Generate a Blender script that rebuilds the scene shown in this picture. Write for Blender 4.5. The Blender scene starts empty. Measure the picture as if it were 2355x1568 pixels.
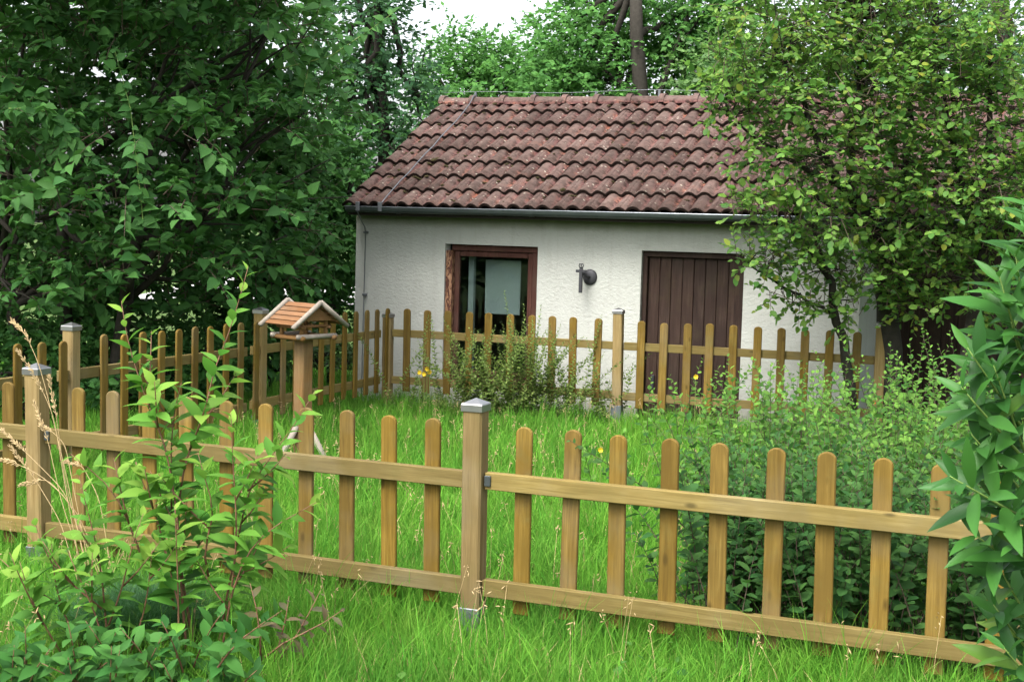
import bpy, math
import numpy as np
from mathutils import Matrix, Vector

scene = bpy.context.scene
COL = scene.collection
R = math.radians

# ------------------------------------------------------------------ camera
CAM_H, FPX, PITCH, ROLL = 1.870, 3221.7, 0.0831, 0.0277
PW, PH = 2355.0, 1568.0
cam_d = bpy.data.cameras.new('camera')
cam = bpy.data.objects.new('camera', cam_d)
COL.objects.link(cam)
cam_d.sensor_width = 36.0
cam_d.lens = 36.0 * FPX / PW
cam_d.clip_start, cam_d.clip_end = 0.05, 600
_cp, _sp, _cr, _sr = math.cos(PITCH), math.sin(PITCH), math.cos(ROLL), math.sin(ROLL)
_fwd = Vector((0, _cp, -_sp)); _u0 = Vector((0, _sp, _cp)); _x0 = Vector((1, 0, 0))
_right = _x0 * _cr + _u0 * _sr
_up = _u0 * _cr - _x0 * _sr
cam.matrix_world = Matrix(((_right.x, _up.x, -_fwd.x, 0), (_right.y, _up.y, -_fwd.y, 0),
                           (_right.z, _up.z, -_fwd.z, CAM_H), (0, 0, 0, 1)))
scene.camera = cam

# ------------------------------------------------------------------ world, sun, exposure
SUN_EL, SUN_AZ = R(58), R(-145)          # azimuth measured from +Y towards +X
world = bpy.data.worlds.new('World'); scene.world = world
world.use_nodes = True
wn, wl = world.node_tree.nodes, world.node_tree.links
wn.clear()
sky = wn.new('ShaderNodeTexSky'); sky.sky_type = 'NISHITA'
sky.sun_disc = False
sky.sun_elevation = SUN_EL; sky.sun_rotation = SUN_AZ % (2 * math.pi)
sky.air_density = 1.0; sky.dust_density = 6.0; sky.ozone_density = 1.0
hs = wn.new('ShaderNodeHueSaturation'); hs.inputs['Saturation'].default_value = 0.35
bg = wn.new('ShaderNodeBackground'); bg.inputs['Strength'].default_value = 0.15
wo = wn.new('ShaderNodeOutputWorld')
wl.new(sky.outputs[0], hs.inputs['Color']); wl.new(hs.outputs[0], bg.inputs['Color']); wl.new(bg.outputs[0], wo.inputs['Surface'])
sun_d = bpy.data.lights.new('sun', 'SUN'); sun_d.energy = 0.85; sun_d.angle = R(28); sun_d.color = (1.0, 0.98, 0.95)
sun = bpy.data.objects.new('sun', sun_d); COL.objects.link(sun)
_sd = Vector((math.sin(SUN_AZ) * math.cos(SUN_EL), math.cos(SUN_AZ) * math.cos(SUN_EL), math.sin(SUN_EL)))
sun.rotation_euler = _sd.to_track_quat('Z', 'Y').to_euler()
vs = scene.view_settings
scene.display_settings.display_device = 'sRGB'
vs.view_transform = 'Standard'; vs.look = 'None'; vs.gamma = 1.0; vs.exposure = 2.02
vs.use_curve_mapping = False
scene.cycles.max_bounces = 10
scene.cycles.transparent_max_bounces = 12
scene.cycles.use_denoising = True

# ------------------------------------------------------------------ helpers
def at(px, py, Y):
    """world point seen at photo position (px, py) at depth Y in metres"""
    a, b = px - PW / 2, py - PH / 2
    u = a * _cr + b * _sr; v = -a * _sr + b * _cr
    d = np.array([u / FPX, _cp - (v / FPX) * _sp, -_sp - (v / FPX) * _cp])
    return np.array([0, 0, CAM_H]) + d * (Y / d[1])

def project(p):
    q = np.asarray(p) - np.array([0, 0, CAM_H])
    fw = q[:, 1] * _cp - q[:, 2] * _sp; up = q[:, 1] * _sp + q[:, 2] * _cp
    u = FPX * q[:, 0] / fw; v = -FPX * up / fw
    return np.stack([PW / 2 + u * _cr - v * _sr, PH / 2 + u * _sr + v * _cr, fw], 1)

def ground_z(x, y):
    x = np.asarray(x, float); y = np.asarray(y, float)
    z = np.interp(y, [0, 4.5, 6.2, 13.0, 15.5, 60, 300], [0.0, 0.0, 0.01, -0.13, -0.18, -0.6, -1.5])
    # the ground dips along the outbuilding's wall
    u = (x + 1.695) * math.cos(0.388) - (y - 15.0) * math.sin(0.388)
    w = -(x + 1.695) * math.sin(0.388) - (y - 15.0) * math.cos(0.388)   # metres in front of the wall
    dip = np.clip(1 - w / 0.45, 0, 1) * (w > -4) * np.clip((u + 1.0) / 1.0, 0, 1)
    return z - 0.30 * dip

def mesh_obj(name, V, F, mat=None, parent=None, loc=None, smooth=False, data_name=None):
    """V (n,3), F list of tuples or (m,k) array"""
    me = bpy.data.meshes.new(data_name or name)
    V = np.asarray(V, np.float32)
    if isinstance(F, np.ndarray):
        m, k = F.shape
        me.vertices.add(len(V)); me.vertices.foreach_set('co', V.ravel())
        me.loops.add(m * k); me.loops.foreach_set('vertex_index', F.astype(np.int32).ravel())
        me.polygons.add(m); me.polygons.foreach_set('loop_start', np.arange(0, m * k, k, dtype=np.int32))
        me.update(calc_edges=True)
    else:
        me.from_pydata([tuple(map(float, v)) for v in V], [], [tuple(int(i) for i in f) for f in F])
        me.update()
    if smooth:
        me.polygons.foreach_set('use_smooth', [True] * len(me.polygons))
    if mat: me.materials.append(mat)
    return link(name, me, parent, loc)

def link(name, me, parent=None, loc=None, rot=None, scale=None):
    o = bpy.data.objects.new(name, me); COL.objects.link(o)
    if parent is not None: o.parent = parent
    if loc is not None: o.location = [float(c) for c in loc]
    if rot is not None: o.rotation_euler = rot
    if scale is not None: o.scale = scale
    return o

def empty(name, loc, rotz=0.0):
    o = bpy.data.objects.new(name, None); COL.objects.link(o)
    o.empty_display_size = 0.1
    o.location = [float(c) for c in loc]; o.rotation_euler = (0, 0, rotz)
    return o

def tag(o, label, cat, group=None):
    o['label'] = label; o['category'] = cat
    if group: o['group'] = group
    return o

def structure(o):
    o['kind'] = 'structure'; return o

class MB:
    """collects simple solids into one mesh"""
    def __init__(s): s.V, s.F = [], []
    def add(s, V, F):
        n = len(s.V); s.V += [tuple(v) for v in V]; s.F += [tuple(i + n for i in f) for f in F]; return s
    def box(s, x0, x1, y0, y1, z0, z1, bev=0.0):
        if bev <= 0:
            V = [(x, y, z) for z in (z0, z1) for y in (y0, y1) for x in (x0, x1)]
            F = [(0, 2, 3, 1), (4, 5, 7, 6), (0, 1, 5, 4), (2, 6, 7, 3), (0, 4, 6, 2), (1, 3, 7, 5)]
            return s.add(V, F)
        b = bev; V = []
        idx = {}
        for sx in (0, 1):
            for sy in (0, 1):
                for sz in (0, 1):
                    X, Y, Z = (x1 if sx else x0), (y1 if sy else y0), (z1 if sz else z0)
                    ix, iy, iz = (-b if sx else b), (-b if sy else b), (-b if sz else b)
                    idx[sx, sy, sz] = len(V)
                    V += [(X, Y + iy, Z + iz), (X + ix, Y, Z + iz), (X + ix, Y + iy, Z)]
        F = []
        g = lambda a, k: idx[a] + k
        for sx in (0, 1):
            q = [g((sx, 0, 0), 0), g((sx, 1, 0), 0), g((sx, 1, 1), 0), g((sx, 0, 1), 0)]; F.append(q if sx else q[::-1])
        for sy in (0, 1):
            q = [g((0, sy, 0), 1), g((0, sy, 1), 1), g((1, sy, 1), 1), g((1, sy, 0), 1)]; F.append(q if sy else q[::-1])
        for sz in (0, 1):
            q = [g((0, 0, sz), 2), g((1, 0, sz), 2), g((1, 1, sz), 2), g((0, 1, sz), 2)]; F.append(q if sz else q[::-1])
        for a in (0, 1):
            for c in (0, 1):
                F.append([g((0, a, c), 1), g((1, a, c), 1), g((1, a, c), 2), g((0, a, c), 2)])
                F.append([g((a, 0, c), 0), g((a, 1, c), 0), g((a, 1, c), 2), g((a, 0, c), 2)])
                F.append([g((a, c, 0), 0), g((a, c, 1), 0), g((a, c, 1), 1), g((a, c, 0), 1)])
        for k in idx.values(): F.append([k, k + 1, k + 2])
        return s.add(V, F)
    def tube(s, pts, rad, n=8, cap=True):
        V, F = tube(pts, rad, n, cap); return s.add(V, F)
    def obj(s, name, mat, parent=None, loc=None, smooth=False, fix=True):
        o = mesh_obj(name, np.array(s.V), s.F, mat, parent, loc, smooth)
        if fix: recalc(o.data)
        return o

def recalc(me):
    import bmesh
    bm = bmesh.new(); bm.from_mesh(me); bmesh.ops.recalc_face_normals(bm, faces=bm.faces); bm.to_mesh(me); bm.free()

def tube(pts, rad, n=8, cap=True):
    pts = np.asarray(pts, float); m = len(pts)
    rad = np.full(m, rad, float) if np.isscalar(rad) else np.asarray(rad, float)
    T = np.gradient(pts, axis=0); T /= np.linalg.norm(T, axis=1)[:, None] + 1e-12
    ref = np.array([0, 0, 1.0]) if abs(T[0, 2]) < 0.9 else np.array([1.0, 0, 0])
    V = []
    a = np.linspace(0, 2 * np.pi, n, endpoint=False)
    A = np.cross(T[0], ref); A /= np.linalg.norm(A)
    for i in range(m):
        A = A - T[i] * (A @ T[i]); A /= np.linalg.norm(A) + 1e-12
        B = np.cross(T[i], A)
        V.append(pts[i] + rad[i] * (np.cos(a)[:, None] * A + np.sin(a)[:, None] * B))
    V = np.concatenate(V)
    F = []
    for i in range(m - 1):
        for j in range(n):
            k = (j + 1) % n
            F.append((i * n + j, i * n + k, (i + 1) * n + k, (i + 1) * n + j))
    if cap:
        F.append(tuple(range(n))[::-1]); F.append(tuple(range((m - 1) * n, m * n)))
    return V, F

def lathe(profile, n=16):
    """profile: (r, z) list -> V, F around z"""
    V, F = [], []
    for r, z in profile:
        for j in range(n):
            a = 2 * math.pi * j / n; V.append((r * math.cos(a), r * math.sin(a), z))
    for i in range(len(profile) - 1):
        for j in range(n):
            k = (j + 1) % n; F.append((i * n + j, i * n + k, (i + 1) * n + k, (i + 1) * n + j))
    F.append(tuple(range(n))[::-1]); F.append(tuple(range((len(profile) - 1) * n, len(profile) * n)))
    return V, F

# ------------------------------------------------------------------ materials
class NT:
    def __init__(s, name):
        s.m = bpy.data.materials.new(name); s.m.use_nodes = True
        s.t = s.m.node_tree; s.t.nodes.clear()
        s.out = s.n('ShaderNodeOutputMaterial')
    def n(s, t, **kw):
        o = s.t.nodes.new(t)
        for k, v in kw.items(): setattr(o, k, v)
        return o
    def l(s, a, b): s.t.links.new(a, b)
    def coord(s, scale=(1, 1, 1), rnd=True, kind='Object', offs=37.0):
        tc = s.n('ShaderNodeTexCoord'); mp = s.n('ShaderNodeMapping'); mp.inputs['Scale'].default_value = scale
        if rnd:
            oi = s.n('ShaderNodeObjectInfo'); mu = s.n('ShaderNodeMath', operation='MULTIPLY'); mu.inputs[1].default_value = offs
            cb = s.n('ShaderNodeCombineXYZ'); s.l(oi.outputs['Random'], mu.inputs[0])
            for i in range(3): s.l(mu.outputs[0], cb.inputs[i])
            ad = s.n('ShaderNodeVectorMath', operation='ADD'); s.l(tc.outputs[kind], ad.inputs[0]); s.l(cb.outputs[0], ad.inputs[1])
            s.l(ad.outputs[0], mp.inputs['Vector'])
        else: s.l(tc.outputs[kind], mp.inputs['Vector'])
        return mp.outputs[0]
    def noise(s, vec, scale, detail=4, rough=0.55, dist=0.0):
        t = s.n('ShaderNodeTexNoise'); t.inputs['Scale'].default_value = scale; t.inputs['Detail'].default_value = detail
        t.inputs['Roughness'].default_value = rough; t.inputs['Distortion'].default_value = dist
        s.l(vec, t.inputs['Vector']); return t.outputs['Fac']
    def ramp(s, fac, stops):
        r = s.n('ShaderNodeValToRGB'); e = r.color_ramp.elements
        while len(e) > 1: e.remove(e[0])
        e[0].position = stops[0][0]; c = stops[0][1]; e[0].color = (*c, 1) if len(c) == 3 else c
        for p, c in stops[1:]:
            k = e.new(p); k.color = (*c, 1) if len(c) == 3 else c
        s.l(fac, r.inputs[0]); return r.outputs[0]
    def mix(s, fac, a, b, mode='MIX'):
        m = s.n('ShaderNodeMix', data_type='RGBA', blend_type=mode)
        for sock, v in ((m.inputs[0], fac), (m.inputs[6], a), (m.inputs[7], b)):
            if isinstance(v, (int, float)): sock.default_value = v
            elif isinstance(v, tuple): sock.default_value = (*v, 1)
            else: s.l(v, sock)
        return m.outputs[2]
    def math(s, op, a, b=0.0):
        m = s.n('ShaderNodeMath', operation=op)
        for i, v in enumerate((a, b)):
            if isinstance(v, (int, float)): m.inputs[i].default_value = v
            else: s.l(v, m.inputs[i])
        return m.outputs[0]
    def bsdf(s, col, rough=0.6, spec=0.4, metal=0.0, bump=None, bstr=0.3, bdist=0.01):
        b = s.n('ShaderNodeBsdfPrincipled')
        if isinstance(col, tuple): b.inputs['Base Color'].default_value = (*col, 1)
        else: s.l(col, b.inputs['Base Color'])
        if isinstance(rough, (int, float)): b.inputs['Roughness'].default_value = rough
        else: s.l(rough, b.inputs['Roughness'])
        b.inputs['Specular IOR Level'].default_value = spec; b.inputs['Metallic'].default_value = metal
        if bump is not None:
            bp = s.n('ShaderNodeBump'); bp.inputs['Strength'].default_value = bstr; bp.inputs['Distance'].default_value = bdist
            s.l(bump, bp.inputs['Height']); s.l(bp.outputs[0], b.inputs['Normal'])
        return b
    def done(s, sh):
        s.l(sh.outputs[0] if hasattr(sh, 'outputs') else sh, s.out.inputs['Surface']); return s.m

def wood_mat(name, dark, mid, light, axis='Z', knots=True, green=0.25):
    t = NT(name)
    sc = {'Z': (1, 1, 0.055), 'X': (0.055, 1, 1), 'Y': (1, 0.055, 1)}[axis]
    v = t.coord(sc)
    g = t.noise(v, 55, 5, 0.6, 0.6)
    col = t.ramp(g, [(0.30, dark), (0.5, mid), (0.70, light)])
    v2 = t.coord((1, 1, 1))
    fine = t.noise(t.coord(tuple(a * (1 if a == 1 else .5) for a in sc)), 170, 3, 0.6, 0.3)
    col = t.mix(t.math('MULTIPLY', t.ramp(fine, [(0.54, (0, 0, 0)), (0.64, (1, 1, 1))]), 0.45), col, tuple(c * 0.5 for c in mid))
    big = t.noise(v2, 3.2, 3)
    col = t.mix(t.ramp(big, [(0.35, (0, 0, 0)), (0.7, (1, 1, 1))]), col, tuple(c * 0.72 for c in mid))
    oi = t.n('ShaderNodeObjectInfo')
    hv = t.n('ShaderNodeHueSaturation'); t.l(col, hv.inputs['Color'])
    t.l(t.math('MULTIPLY_ADD', oi.outputs['Random'], 0.34), hv.inputs['Value'])
    hv.inputs['Value'].links[0].from_node.inputs[2].default_value = 0.82
    t.l(t.math('MULTIPLY_ADD', t.math('FRACT', t.math('MULTIPLY', oi.outputs['Random'], 7.3)), 0.06), hv.inputs['Saturation'])
    hv.inputs['Saturation'].links[0].from_node.inputs[2].default_value = 0.96
    col = hv.outputs[0]
    st = t.noise(v2, 7.0, 5, 0.65)
    col = t.mix(t.math('MULTIPLY', t.ramp(st, [(0.52, (0, 0, 0)), (0.72, (1, 1, 1))]), green), col, (0.10, 0.095, 0.03))
    if knots:
        sk = {'Z': (1, 1, 0.42), 'X': (0.42, 1, 1), 'Y': (1, 0.42, 1)}[axis]
        vo = t.n('ShaderNodeTexVoronoi'); vo.inputs['Scale'].default_value = 9.0; t.l(t.coord(sk, offs=91.0), vo.inputs['Vector'])
        kn = t.ramp(vo.outputs['Distance'], [(0.05, (1, 1, 1)), (0.13, (0, 0, 0))])
        col = t.mix(t.math('MULTIPLY', kn, 0.75), col, tuple(c * 0.32 for c in mid))
    wv = t.noise(v2, 1.7, 4, 0.6)                      # silvery weathering in patches
    col = t.mix(t.math('MULTIPLY', t.ramp(wv, [(0.50, (0, 0, 0)), (0.72, (1, 1, 1))]), 0.28), col, tuple((mid[0] * .8 + mid[1] * .5) * k for k in (1.0, .93, .72)))
    b = t.bsdf(col, 0.7, 0.15, bump=g, bstr=0.25, bdist=0.004)
    return t.done(b)

def leaf_mat(name, col, col2, trans=0.35, rough=0.45, spec=0.4, vein=True, yellow=None, patch=None):
    t = NT(name)
    geo = t.n('ShaderNodeNewGeometry'); oi = t.n('ShaderNodeObjectInfo')
    f = t.math('FRACT', t.math('ADD', geo.outputs['Random Per Island'], oi.outputs['Random']))
    stops = [(0.0, col), (0.75, col2)]
    if yellow: stops += [(0.93, col2), (1.0, yellow)]
    c = t.ramp(f, stops)
    f2 = t.math('FRACT', t.math('MULTIPLY', f, 13.7))
    hv = t.n('ShaderNodeHueSaturation'); t.l(c, hv.inputs['Color'])
    mm = t.math('MULTIPLY_ADD', f2, 0.5); mm.node.inputs[2].default_value = 0.75
    t.l(mm, hv.inputs['Value'])
    c = hv.outputs[0]
    if patch:                                            # duller and drier patches of growth
        pn = t.noise(t.coord((1, 1, 0.2), rnd=False), 1.3, 4, 0.6)
        c = t.mix(t.math('MULTIPLY', t.ramp(pn, [(0.45, (0, 0, 0)), (0.68, (1, 1, 1))]), 0.6), c, patch[0])
        pm = t.noise(t.coord((1, 1, 0.2), offs=0, rnd=False), 3.1, 3, 0.6)
        c = t.mix(t.math('MULTIPLY', t.ramp(pm, [(0.52, (0, 0, 0)), (0.72, (1, 1, 1))]), 0.5), c, patch[1])
    b = t.bsdf(c, rough, spec)
    tr = t.n('ShaderNodeBsdfTranslucent')
    tc = t.mix(0.45, c, (0.14, 0.40, 0.045), 'MIX')
    tm = t.mix(1.0, tc, (0.75, 0.75, 0.75), 'MULTIPLY')
    t.l(t.mix(0.55, c, tm), tr.inputs['Color'])
    mx = t.n('ShaderNodeMixShader'); mx.inputs[0].default_value = trans
    t.l(b.outputs[0], mx.inputs[1]); t.l(tr.outputs[0], mx.inputs[2])
    return t.done(mx)

def plain(name, col, rough=0.6, spec=0.3, metal=0.0, bscale=None, var=0.25, bstr=0.3):
    t = NT(name); v = t.coord((1, 1, 1))
    n = t.noise(v, bscale or 12, 5)
    c = t.mix(n, tuple(x * (1 - var) for x in col), tuple(min(1, x * (1 + var)) for x in col))
    return t.done(t.bsdf(c, rough, spec, metal, bump=n, bstr=bstr, bdist=0.01))

M = {}
M['picket'] = wood_mat('fence_wood', (0.0741, 0.0437, 0.00675), (0.1311, 0.0817, 0.01305), (0.1947, 0.1283, 0.027), 'Z', green=0.35)
M['rail'] = wood_mat('rail_wood', (0.0943, 0.06574, 0.01771), (0.1517, 0.1125, 0.03542), (0.1927, 0.1479, 0.05535), 'X', green=0.25)
M['post'] = wood_mat('post_wood', (0.114, 0.07568, 0.02478), (0.1798, 0.1264, 0.04801), (0.2237, 0.1634, 0.0697), 'Z', knots=False, green=0.25)
M['feeder_wood'] = wood_mat('feeder_wood', (0.078, 0.0377, 0.0112), (0.138, 0.0696, 0.02352), (0.192, 0.1102, 0.0392), 'X', knots=False)
M['feeder_slat'] = wood_mat('feeder_slat_wood', (0.1143, 0.05029, 0.0194), (0.1739, 0.08282, 0.03557), (0.2137, 0.1183, 0.05821), 'X', knots=False, green=0.1)
M['feeder_pole'] = wood_mat('feeder_pole_wood', (0.078, 0.03944, 0.0112), (0.138, 0.0754, 0.0252), (0.186, 0.1102, 0.042), 'Z', knots=False)
M['birch'] = plain('birch_log', (0.189, 0.1653, 0.1344), 0.7, 0.2, bscale=25, var=0.35)
M['steel'] = plain('cap_metal', (0.2455, 0.2455, 0.243), 0.32, 0.5, 0.85, 20, 0.1, 0.05)
M['zinc'] = plain('galvanised_metal', (0.1414, 0.1525, 0.1653), 0.45, 0.5, 0.7, 14, 0.25, 0.1)
M['bracket'] = plain('bracket_metal', (0.05, 0.06, 0.06), 0.5, 0.5, 0.6, 14, 0.2, 0.1)
M['iron'] = plain('dark_iron', (0.035, 0.036, 0.04), 0.55, 0.4, 0.3, 20, 0.3, 0.2)
M['bark'] = plain('bark', (0.030, 0.027, 0.022), 0.9, 0.1, bscale=18, var=0.5, bstr=0.8)
M['twig'] = plain('twig_bark', (0.075, 0.055, 0.04), 0.8, 0.2, bscale=30, var=0.4)
M['redtwig'] = plain('red_brown_stem', (0.13, 0.062, 0.035), 0.6, 0.3, bscale=40, var=0.4)
M['greentwig'] = plain('green_stem', (0.12, 0.19, 0.04), 0.6, 0.3, bscale=40, var=0.3)
M['straw'] = plain('dry_straw', (0.312, 0.228, 0.114), 0.7, 0.2, bscale=60, var=0.3)
M['yellow'] = plain('yellow_petal', (0.432, 0.3, 0.012), 0.6, 0.2, bscale=60, var=0.15)
M['orange'] = plain('orange_petal', (0.45, 0.096, 0.009), 0.6, 0.2, bscale=60, var=0.2)
M['dark_berry'] = plain('dark_berry', (0.035, 0.012, 0.022), 0.4, 0.4, bscale=60, var=0.3)

# leaves: (dark, light)
M['l_big'] = leaf_mat('broad_leaf', (0.026, 0.086, 0.022), (0.050, 0.135, 0.030), 0.32, 0.6, 0.12)
M['l_blue'] = leaf_mat('blue_green_leaf', (0.028, 0.075, 0.036), (0.05, 0.12, 0.046), 0.32, 0.6, 0.1)
M['l_robinia'] = leaf_mat('feathery_leaf', (0.042, 0.13, 0.03), (0.078, 0.195, 0.042), 0.40, 0.6, 0.1)
M['l_right'] = leaf_mat('small_oval_leaf', (0.056, 0.160, 0.032), (0.15, 0.27, 0.046), 0.52, 0.5, 0.2, yellow=(0.25, 0.28, 0.04))
M['l_tip'] = leaf_mat('shrub_tip_leaf', (0.075, 0.185, 0.03), (0.125, 0.25, 0.04), 0.42, 0.6, 0.1)
M['l_shrub'] = leaf_mat('shrub_leaf', (0.035, 0.115, 0.024), (0.095, 0.195, 0.036), 0.40, 0.6, 0.08)
M['l_coto'] = leaf_mat('tiny_leaf', (0.10, 0.165, 0.038), (0.19, 0.26, 0.065), 0.45, 0.5, 0.2)
M['l_dark'] = leaf_mat('dark_shrub_leaf', (0.022, 0.075, 0.020), (0.05, 0.12, 0.028), 0.35, 0.6, 0.1)
M['l_laurel'] = leaf_mat('glossy_leaf', (0.016, 0.066, 0.012), (0.034, 0.112, 0.018), 0.22, 0.42, 0.16, yellow=(0.09, 0.16, 0.022))
M['l_sap'] = leaf_mat('sapling_leaf', (0.055, 0.175, 0.026), (0.11, 0.255, 0.036), 0.44, 0.6, 0.12)
M['l_young'] = leaf_mat('young_leaf', (0.11, 0.23, 0.032), (0.18, 0.31, 0.045), 0.45, 0.6, 0.12)
M['l_low'] = leaf_mat('low_leaf', (0.020, 0.080, 0.016), (0.040, 0.12, 0.022), 0.30, 0.6, 0.1)
M['l_red'] = leaf_mat('reddish_leaf', (0.07, 0.075, 0.03), (0.105, 0.075, 0.04), 0.35, 0.45, 0.35)
M['l_hedge'] = leaf_mat('hedge_leaf', (0.05, 0.125, 0.035), (0.10, 0.19, 0.05), 0.4, 0.5, 0.3)
M['grass'] = leaf_mat('grass_blade', (0.060, 0.215, 0.022), (0.140, 0.325, 0.036), 0.45, 0.75, 0.05, yellow=(0.25, 0.29, 0.08), patch=((0.05, 0.165, 0.026), (0.17, 0.28, 0.05)))
M['sedge'] = leaf_mat('sedge_blade', (0.02, 0.075, 0.028), (0.038, 0.11, 0.034), 0.3, 0.5, 0.2)

def ground_mat():
    t = NT('soil_and_grass'); v = t.coord((1, 1, 1), rnd=False)
    n = t.noise(v, 6, 6, 0.65)
    c = t.ramp(n, [(0.3, (0.03, 0.045, 0.014)), (0.55, (0.05, 0.09, 0.02)), (0.75, (0.075, 0.11, 0.03))])
    return t.done(t.bsdf(c, 0.95, 0.1, bump=n, bstr=0.6, bdist=0.04))

def plaster_mat():
    t = NT('roughcast_plaster'); v = t.coord((1, 1, 1), rnd=False)
    a = t.noise(t.coord((1, 1, 1.5), rnd=False), 24, 6, 0.62, 0.4)
    big = t.noise(v, 1.6, 4)
    c = t.ramp(big, [(0.3, (0.335, 0.343, 0.312)), (0.7, (0.385, 0.396, 0.362))])
    st = t.noise(t.coord((1, 1, 0.12), rnd=False), 9, 5, 0.7)
    c = t.mix(t.math('MULTIPLY', t.ramp(st, [(0.50, (0, 0, 0)), (0.75, (1, 1, 1))]), 0.35), c, (0.25, 0.255, 0.22))
    # darker greenish strip below the gutter and splash-back dirt near the ground
    tc = t.n('ShaderNodeTexCoord'); sx = t.n('ShaderNodeSeparateXYZ'); t.l(tc.outputs['Object'], sx.inputs[0])
    zz = t.math('ADD', sx.outputs[2], t.math('MULTIPLY', t.math('SUBTRACT', t.noise(t.coord((1, 1, 0.3), rnd=False), 3.5, 5, 0.6), 0.5), 0.10))
    hi = t.ramp(t.math('MULTIPLY', zz, 0.5), [(0.905, (0, 0, 0)), (0.955, (1, 1, 1))])
    c = t.mix(t.math('MULTIPLY', hi, 0.75), c, (0.13, 0.135, 0.085))
    lo = t.ramp(zz, [(0.02, (1, 1, 1)), (0.35, (0, 0, 0))])
    c = t.mix(t.math('MULTIPLY', lo, 0.6), c, (0.26, 0.25, 0.19))
    return t.done(t.bsdf(c, 0.92, 0.15, bump=a, bstr=0.55, bdist=0.02))

def tile_mat(name, shift=0.0):
    t = NT(name); v = t.coord((1, 1, 1)); oi = t.n('ShaderNodeObjectInfo')
    n = t.noise(v, 11, 5, 0.6)
    c = t.ramp(n, [(0.28, (0.055, 0.026, 0.025)), (0.45, (0.096, 0.046, 0.043)), (0.6, (0.122, 0.060, 0.051)), (0.75, (0.142, 0.090, 0.074))])
    of = t.noise(v, 5.5, 4, 0.6)                       # fresher orange and pink bodies
    c = t.mix(t.math('MULTIPLY', t.ramp(of, [(0.55, (0, 0, 0)), (0.68, (1, 1, 1))]), 0.75), c, (0.20, 0.072, 0.043))
    # the crests of the rolls wear a brownish grey film
    tc = t.n('ShaderNodeTexCoord'); sx = t.n('ShaderNodeSeparateXYZ'); t.l(tc.outputs['Object'], sx.inputs[0])
    cr = t.ramp(t.math('MULTIPLY', sx.outputs[2], 10.0), [(0.22, (0, 0, 0)), (0.55, (1, 1, 1))])
    c = t.mix(t.math('MULTIPLY', cr, t.math('MULTIPLY_ADD', t.noise(v, 8, 4), 0.75)), c, (0.092, 0.066, 0.057))
    mo = t.noise(v, 17, 6, 0.72)                       # dark moss specks, mostly in the hollows
    mk = t.ramp(mo, [(0.47, (0, 0, 0)), (0.56, (1, 1, 1))])
    inv = t.math('SUBTRACT', 1.05, t.math('MULTIPLY', cr, 0.65))
    c = t.mix(t.math('MULTIPLY', t.math('MULTIPLY', mk, inv), 0.9), c, (0.018, 0.013, 0.010))
    vo = t.n('ShaderNodeTexVoronoi'); vo.inputs['Scale'].default_value = 15; t.l(t.coord((1, 1, 1), offs=71), vo.inputs['Vector'])
    vd = t.math('ADD', vo.outputs['Distance'], t.math('MULTIPLY', t.noise(v, 60, 3), 0.12))
    li = t.ramp(vd, [(0.20, (1, 1, 1)), (0.27, (0, 0, 0))])
    sel = t.n('ShaderNodeSeparateColor'); t.l(vo.outputs['Color'], sel.inputs[0])
    cl = t.ramp(t.noise(t.coord((1, 1, 1), offs=13), 2.6, 3), [(0.42, (0, 0, 0)), (0.58, (1, 1, 1))])
    li = t.math('MULTIPLY', t.math('MULTIPLY', li, cl), t.math('GREATER_THAN', sel.outputs[0], 0.25 - shift))
    c = t.mix(t.math('MULTIPLY', li, 0.7), c, (0.30, 0.27, 0.22))
    hv = t.n('ShaderNodeHueSaturation'); t.l(c, hv.inputs['Color'])
    mm = t.math('MULTIPLY_ADD', oi.outputs['Random'], 0.55); mm.node.inputs[2].default_value = 0.60 + shift
    t.l(mm, hv.inputs['Value'])
    return t.done(t.bsdf(hv.outputs[0], 0.9, 0.05, bump=mo, bstr=0.6, bdist=0.014))

M['tile_edge'] = plain('mossy_shadow_tile_edge', (0.021, 0.0144, 0.012), 0.95, 0.05, bscale=30, var=0.5)  # moss plus the shadow band of each tile row, painted into one dark colour
M['ground'] = ground_mat(); M['plaster'] = plaster_mat(); M['tile'] = tile_mat('weathered_clay_tile'); M['ridge'] = tile_mat('lichen_ridge_tile', 0.12)
M['moss'] = plain('moss', (0.033, 0.0282, 0.0132), 0.95, 0.05, bscale=40, var=0.5, bstr=0.8)
M['underlay'] = plain('roof_underlay', (0.03, 0.025, 0.022), 0.9, 0.1)
M['door_wood'] = wood_mat('dark_door_wood', (0.015, 0.0085, 0.0062), (0.034, 0.0195, 0.0145), (0.060, 0.039, 0.029), 'Z', knots=False, green=0.1)
M['frame_wood'] = wood_mat('red_brown_frame', (0.042, 0.0156, 0.01116), (0.069, 0.027, 0.01984), (0.099, 0.0468, 0.0341), 'Z', knots=False, green=0.1)

def peeling_mat():
    t = NT('peeling_frame_paint')
    n = t.noise(t.coord((1, 1, 0.35), rnd=False), 34, 4, 0.6, 1.2)
    c = t.ramp(n, [(0.47, (0.06, 0.022, 0.015)), (0.53, (0.22, 0.115, 0.062)), (0.62, (0.28, 0.17, 0.105))])
    return t.done(t.bsdf(c, 0.7, 0.2, bump=n, bstr=0.4, bdist=0.006))
M['peeling'] = peeling_mat()
M['gutter'] = plain('weathered_gutter', (0.055, 0.068, 0.066), 0.45, 0.4, 0.35, 6, 0.4, 0.1)
M['gutter_rim'] = plain('gutter_rim', (0.2604, 0.2814, 0.3038), 0.35, 0.5, 0.6, 8, 0.2, 0.1)
M['room'] = plain('dim_room_wall', (0.13, 0.14, 0.13), 0.9, 0.1)
M['board'] = plain('pale_board', (0.444, 0.468, 0.4774), 0.6, 0.2, bscale=3, var=0.08)
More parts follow.
